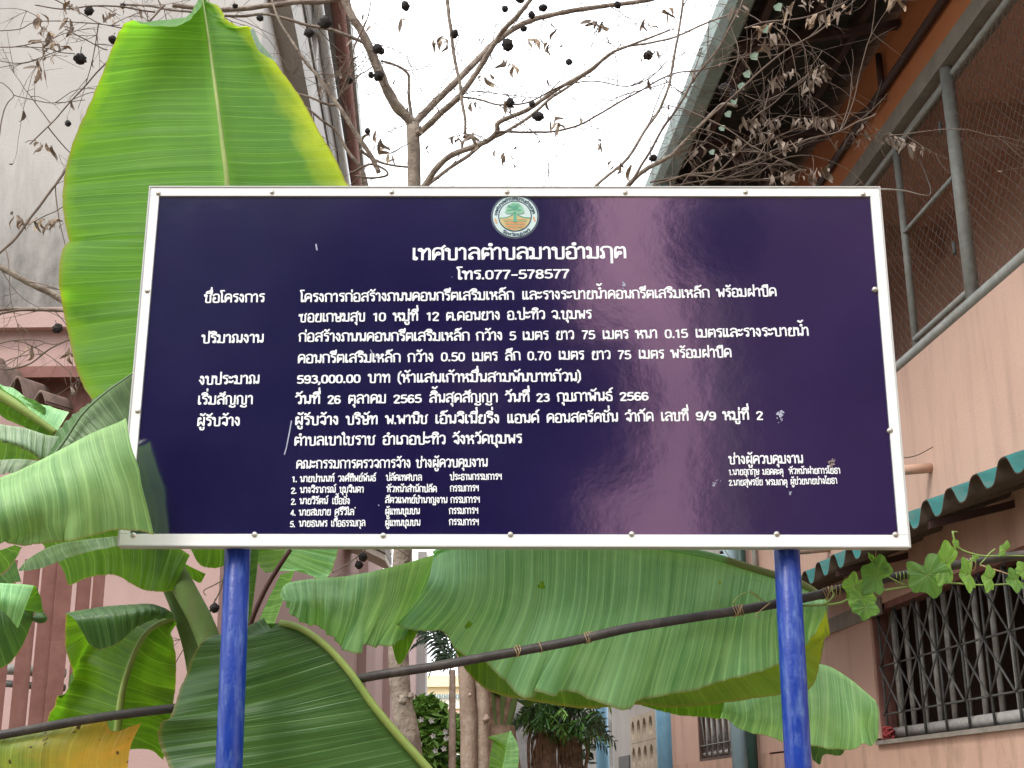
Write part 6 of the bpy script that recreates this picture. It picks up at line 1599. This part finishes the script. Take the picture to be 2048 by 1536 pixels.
# fan of stalks and dark leaves behind the trunks
dp = empty('fan_leaved_plant', Vector((at(1000, 1500, 12).x, 12, 0)), 'dark clump of pale leaf stalks spreading from a short trunk', 'plant')
for k, (x, y) in enumerate(((965, 1370), (982, 1362), (996, 1355), (1008, 1352), (1022, 1360), (1036, 1372), (974, 1350))):
    q = MB(); q.tube(catmull([tuple(at(998 + (x - 998) * .2, 1470, 12)), tuple(at(998 + (x - 998) * .6, 1430, 12)), tuple(at(x, y, 12)), tuple(at(x + (x - 998) * .6, y - 60, 12))], 14), [.045 - .03 * i / 13 for i in range(14)], 7, flat=.5); q.build('leaf_stalk', M['stem'] if k % 2 else M['root'], dp)
for k, (x0, y0, x1, y1, w_) in enumerate(((998, 1370, 968, 1290, 34), (1000, 1380, 1010, 1300, 40), (1004, 1390, 1060, 1330, 40), (1030, 1400, 1080, 1400, 26), (1000, 1400, 985, 1350, 50))):
    d_ = math.hypot(x1 - x0, y1 - y0); nx, ny = -(y1 - y0) / d_, (x1 - x0) / d_
    c1 = [(x0, y0, 12), ((x0 + x1) / 2, (y0 + y1) / 2, 11.9), (x1, y1, 12)]
    for sg in (-1, 1):
        blade([c1, [(x0, y0, 12.02), ((x0 + x1) / 2 + nx * w_ * .5 * sg, (y0 + y1) / 2 + ny * w_ * .5 * sg, 12.05), (x1, y1, 12.02)]], M['leafD'], 'leaf', dp, nu=30, nv=6, seed=60 + k)
q = MB(); a = at(1000, 1475, 12); q.tube([Vector((a.x, 12, 0)), Vector((a.x, 12, a.z * .7)), a + Vector((0, 0, .1))], [.2, .19, .12], 12, bump=.4); q.build('trunk', M['root'], dp)
# young banana leaf in the passage
yb = empty('young_banana_plant', Vector((at(1010, 1540, 9).x, 9, 0)), 'young banana plant with a single bright leaf at the foot of the ferny stump', 'plant')
c1 = [(1000, 1560, 9), (1008, 1520, 8.98), (1014, 1490, 8.97), (1020, 1462, 9)]
lfy, _ = blade([c1, [(975, 1560, 9.05), (980, 1510, 9.05), (985, 1480, 9.05), (975, 1474, 9.03), (1016, 1464, 9.0)]], M['leafE'], 'leaf', yb, nu=50, nv=10, seed=70, ripple=.004)
blade([c1, [(1034, 1560, 9.02), (1038, 1520, 9.02), (1036, 1490, 9.02), (1022, 1462, 9.0)]], M['leafB'], 'blade_half', lfy, nu=50, nv=10, seed=71, ripple=.004)
q = MB(); a = at(1002, 1556, 9); q.tube([Vector((a.x, 9, 0)), a], [.05, .02], 10); q.build('pseudostem', M['stem'], yb)
# stump wrapped in roots and ferns
sp_ = empty('ferny_stump', Vector((at(1130, 1536, 13).x, 13, 0)), 'old stump wrapped in brown aerial roots with ferns growing on its top', 'stump')
for k, (x, w_, y1) in enumerate(((1084, 17, 1415), (1104, 14, 1395), (1122, 18, 1405), (1143, 13, 1440), (1095, 12, 1430), (1072, 12, 1465), (1160, 13, 1470), (1133, 12, 1425))):
    P_ = [Vector((at(x, 1500, 13).x + rs.uniform(-.05, .05), 13 + rs.uniform(-.1, .15), 0)), at(x + rs.uniform(-9, 9), 1580, 13 + rs.uniform(-.1, .1)), at(x + rs.uniform(-8, 8), 1530, 13), at(x + rs.uniform(-6, 6), 1480, 13 + rs.uniform(-.1, .1)), at(x + rs.uniform(-10, 10), y1, 13)]
    q = MB(); q.tube(catmull([tuple(p) for p in P_], 34), [pxr(w_ * (1 - .35 * i / 33), 13) for i in range(34)], 10, bump=.7); q.build('trunk', M['root'], sp_)
q = MB()
for k in range(46):
    x = rs.uniform(1070, 1166); P_ = [at(x + rs.gauss(0, 5), 1425 + rs.uniform(0, 60), 12.85), at(x + rs.gauss(0, 9), 1490, 12.8), at(x + rs.gauss(0, 12), 1570, 12.8)]
    q.tube(catmull([tuple(p) for p in P_], 8), rs.uniform(.005, .016), 4, False)
q.build('roots', M['root'], sp_, kind='stuff')
for k in range(64):
    x0, y0 = rs.uniform(1062, 1180), rs.uniform(1395, 1475); a = rs.uniform(-.6, math.pi + .6); l_ = rs.uniform(30, 85)
    frond((x0, y0), (x0 + l_ * math.cos(a), y0 - l_ * .45 * math.sin(a) + rs.uniform(5, 40)), rs.uniform(.05, .16), 10, .11, rs.uniform(12.3, 12.8), ('darkleaf', 'hedge', 'darkleaf', 'hedge_light')[k % 4] if k % 8 else 'hedge', sp_, .014, k)
sap = empty('sapling', Vector((at(1165, 1536, 20).x, 20, 0)), 'thin dark sapling against the stained grey wall', 'plant')
q = MB(); leafcloud(q, at(1162, 1510, 20), .22, 60, .07, rs, 1.2, 3, .5); q.tube([Vector((sap.location.x, 20, 0)), at(1163, 1500, 20)], .02, 5); q.build('foliage', M['darkleaf'], sap, kind='stuff')

# unseen trees behind the camera, added and shaped to darken the board's reflection
TR = [(-8.4, -8, 5.6, 3.4, 'broad unseen dark tree at the left end, shaped for the reflection'), (-3.9, -8.5, 6.2, 3.0, 'large unseen dark tree, shaped for the reflection'), (-.5, -8.2, 8.8, 1.35, 'slender unseen dark tree beside the pink wall, shaped for the reflection'),
      (-.15, -7.6, 4.4, .95, 'low unseen bushy tree beside the pink wall, shaped for the reflection'), (.75, -8.2, 6.2, .80, 'round unseen dark tree with its crown against the pink wall, shaped for the reflection'), (2.75, -9, 8.9, .45, 'narrow unseen dark tree left of the maroon wing, shaped for the reflection')]
for i, (x, y, z, r_, lab) in enumerate(TR):
    tt = empty('reflection_tree', (x, y, 0), lab, 'tree', 'unseen trees shaped for the reflection in the board')
    q = MB(); q.tube([(x, y, 0), (x + .1, y, z * .5), (x, y, z)], [.2, .16, .1], 10, bump=.2); q.build('trunk', M['bark'], tt)
    q = MB()
    q.ball((x, y, z), r_ * .9, 28, 20, .5, (1, .7, 1.25))
    for k in range(9):
        a = k * .7; leafcloud(q, Vector((x + math.cos(a) * r_ * .6, y + math.sin(a) * r_ * .4, z + r_ * .7 * math.sin(k * 2.1))), r_ * .6, 420, .24, rs, 1.0, 2.2)
    q.build('crown', M['reflection_leaf'], tt, kind='stuff')
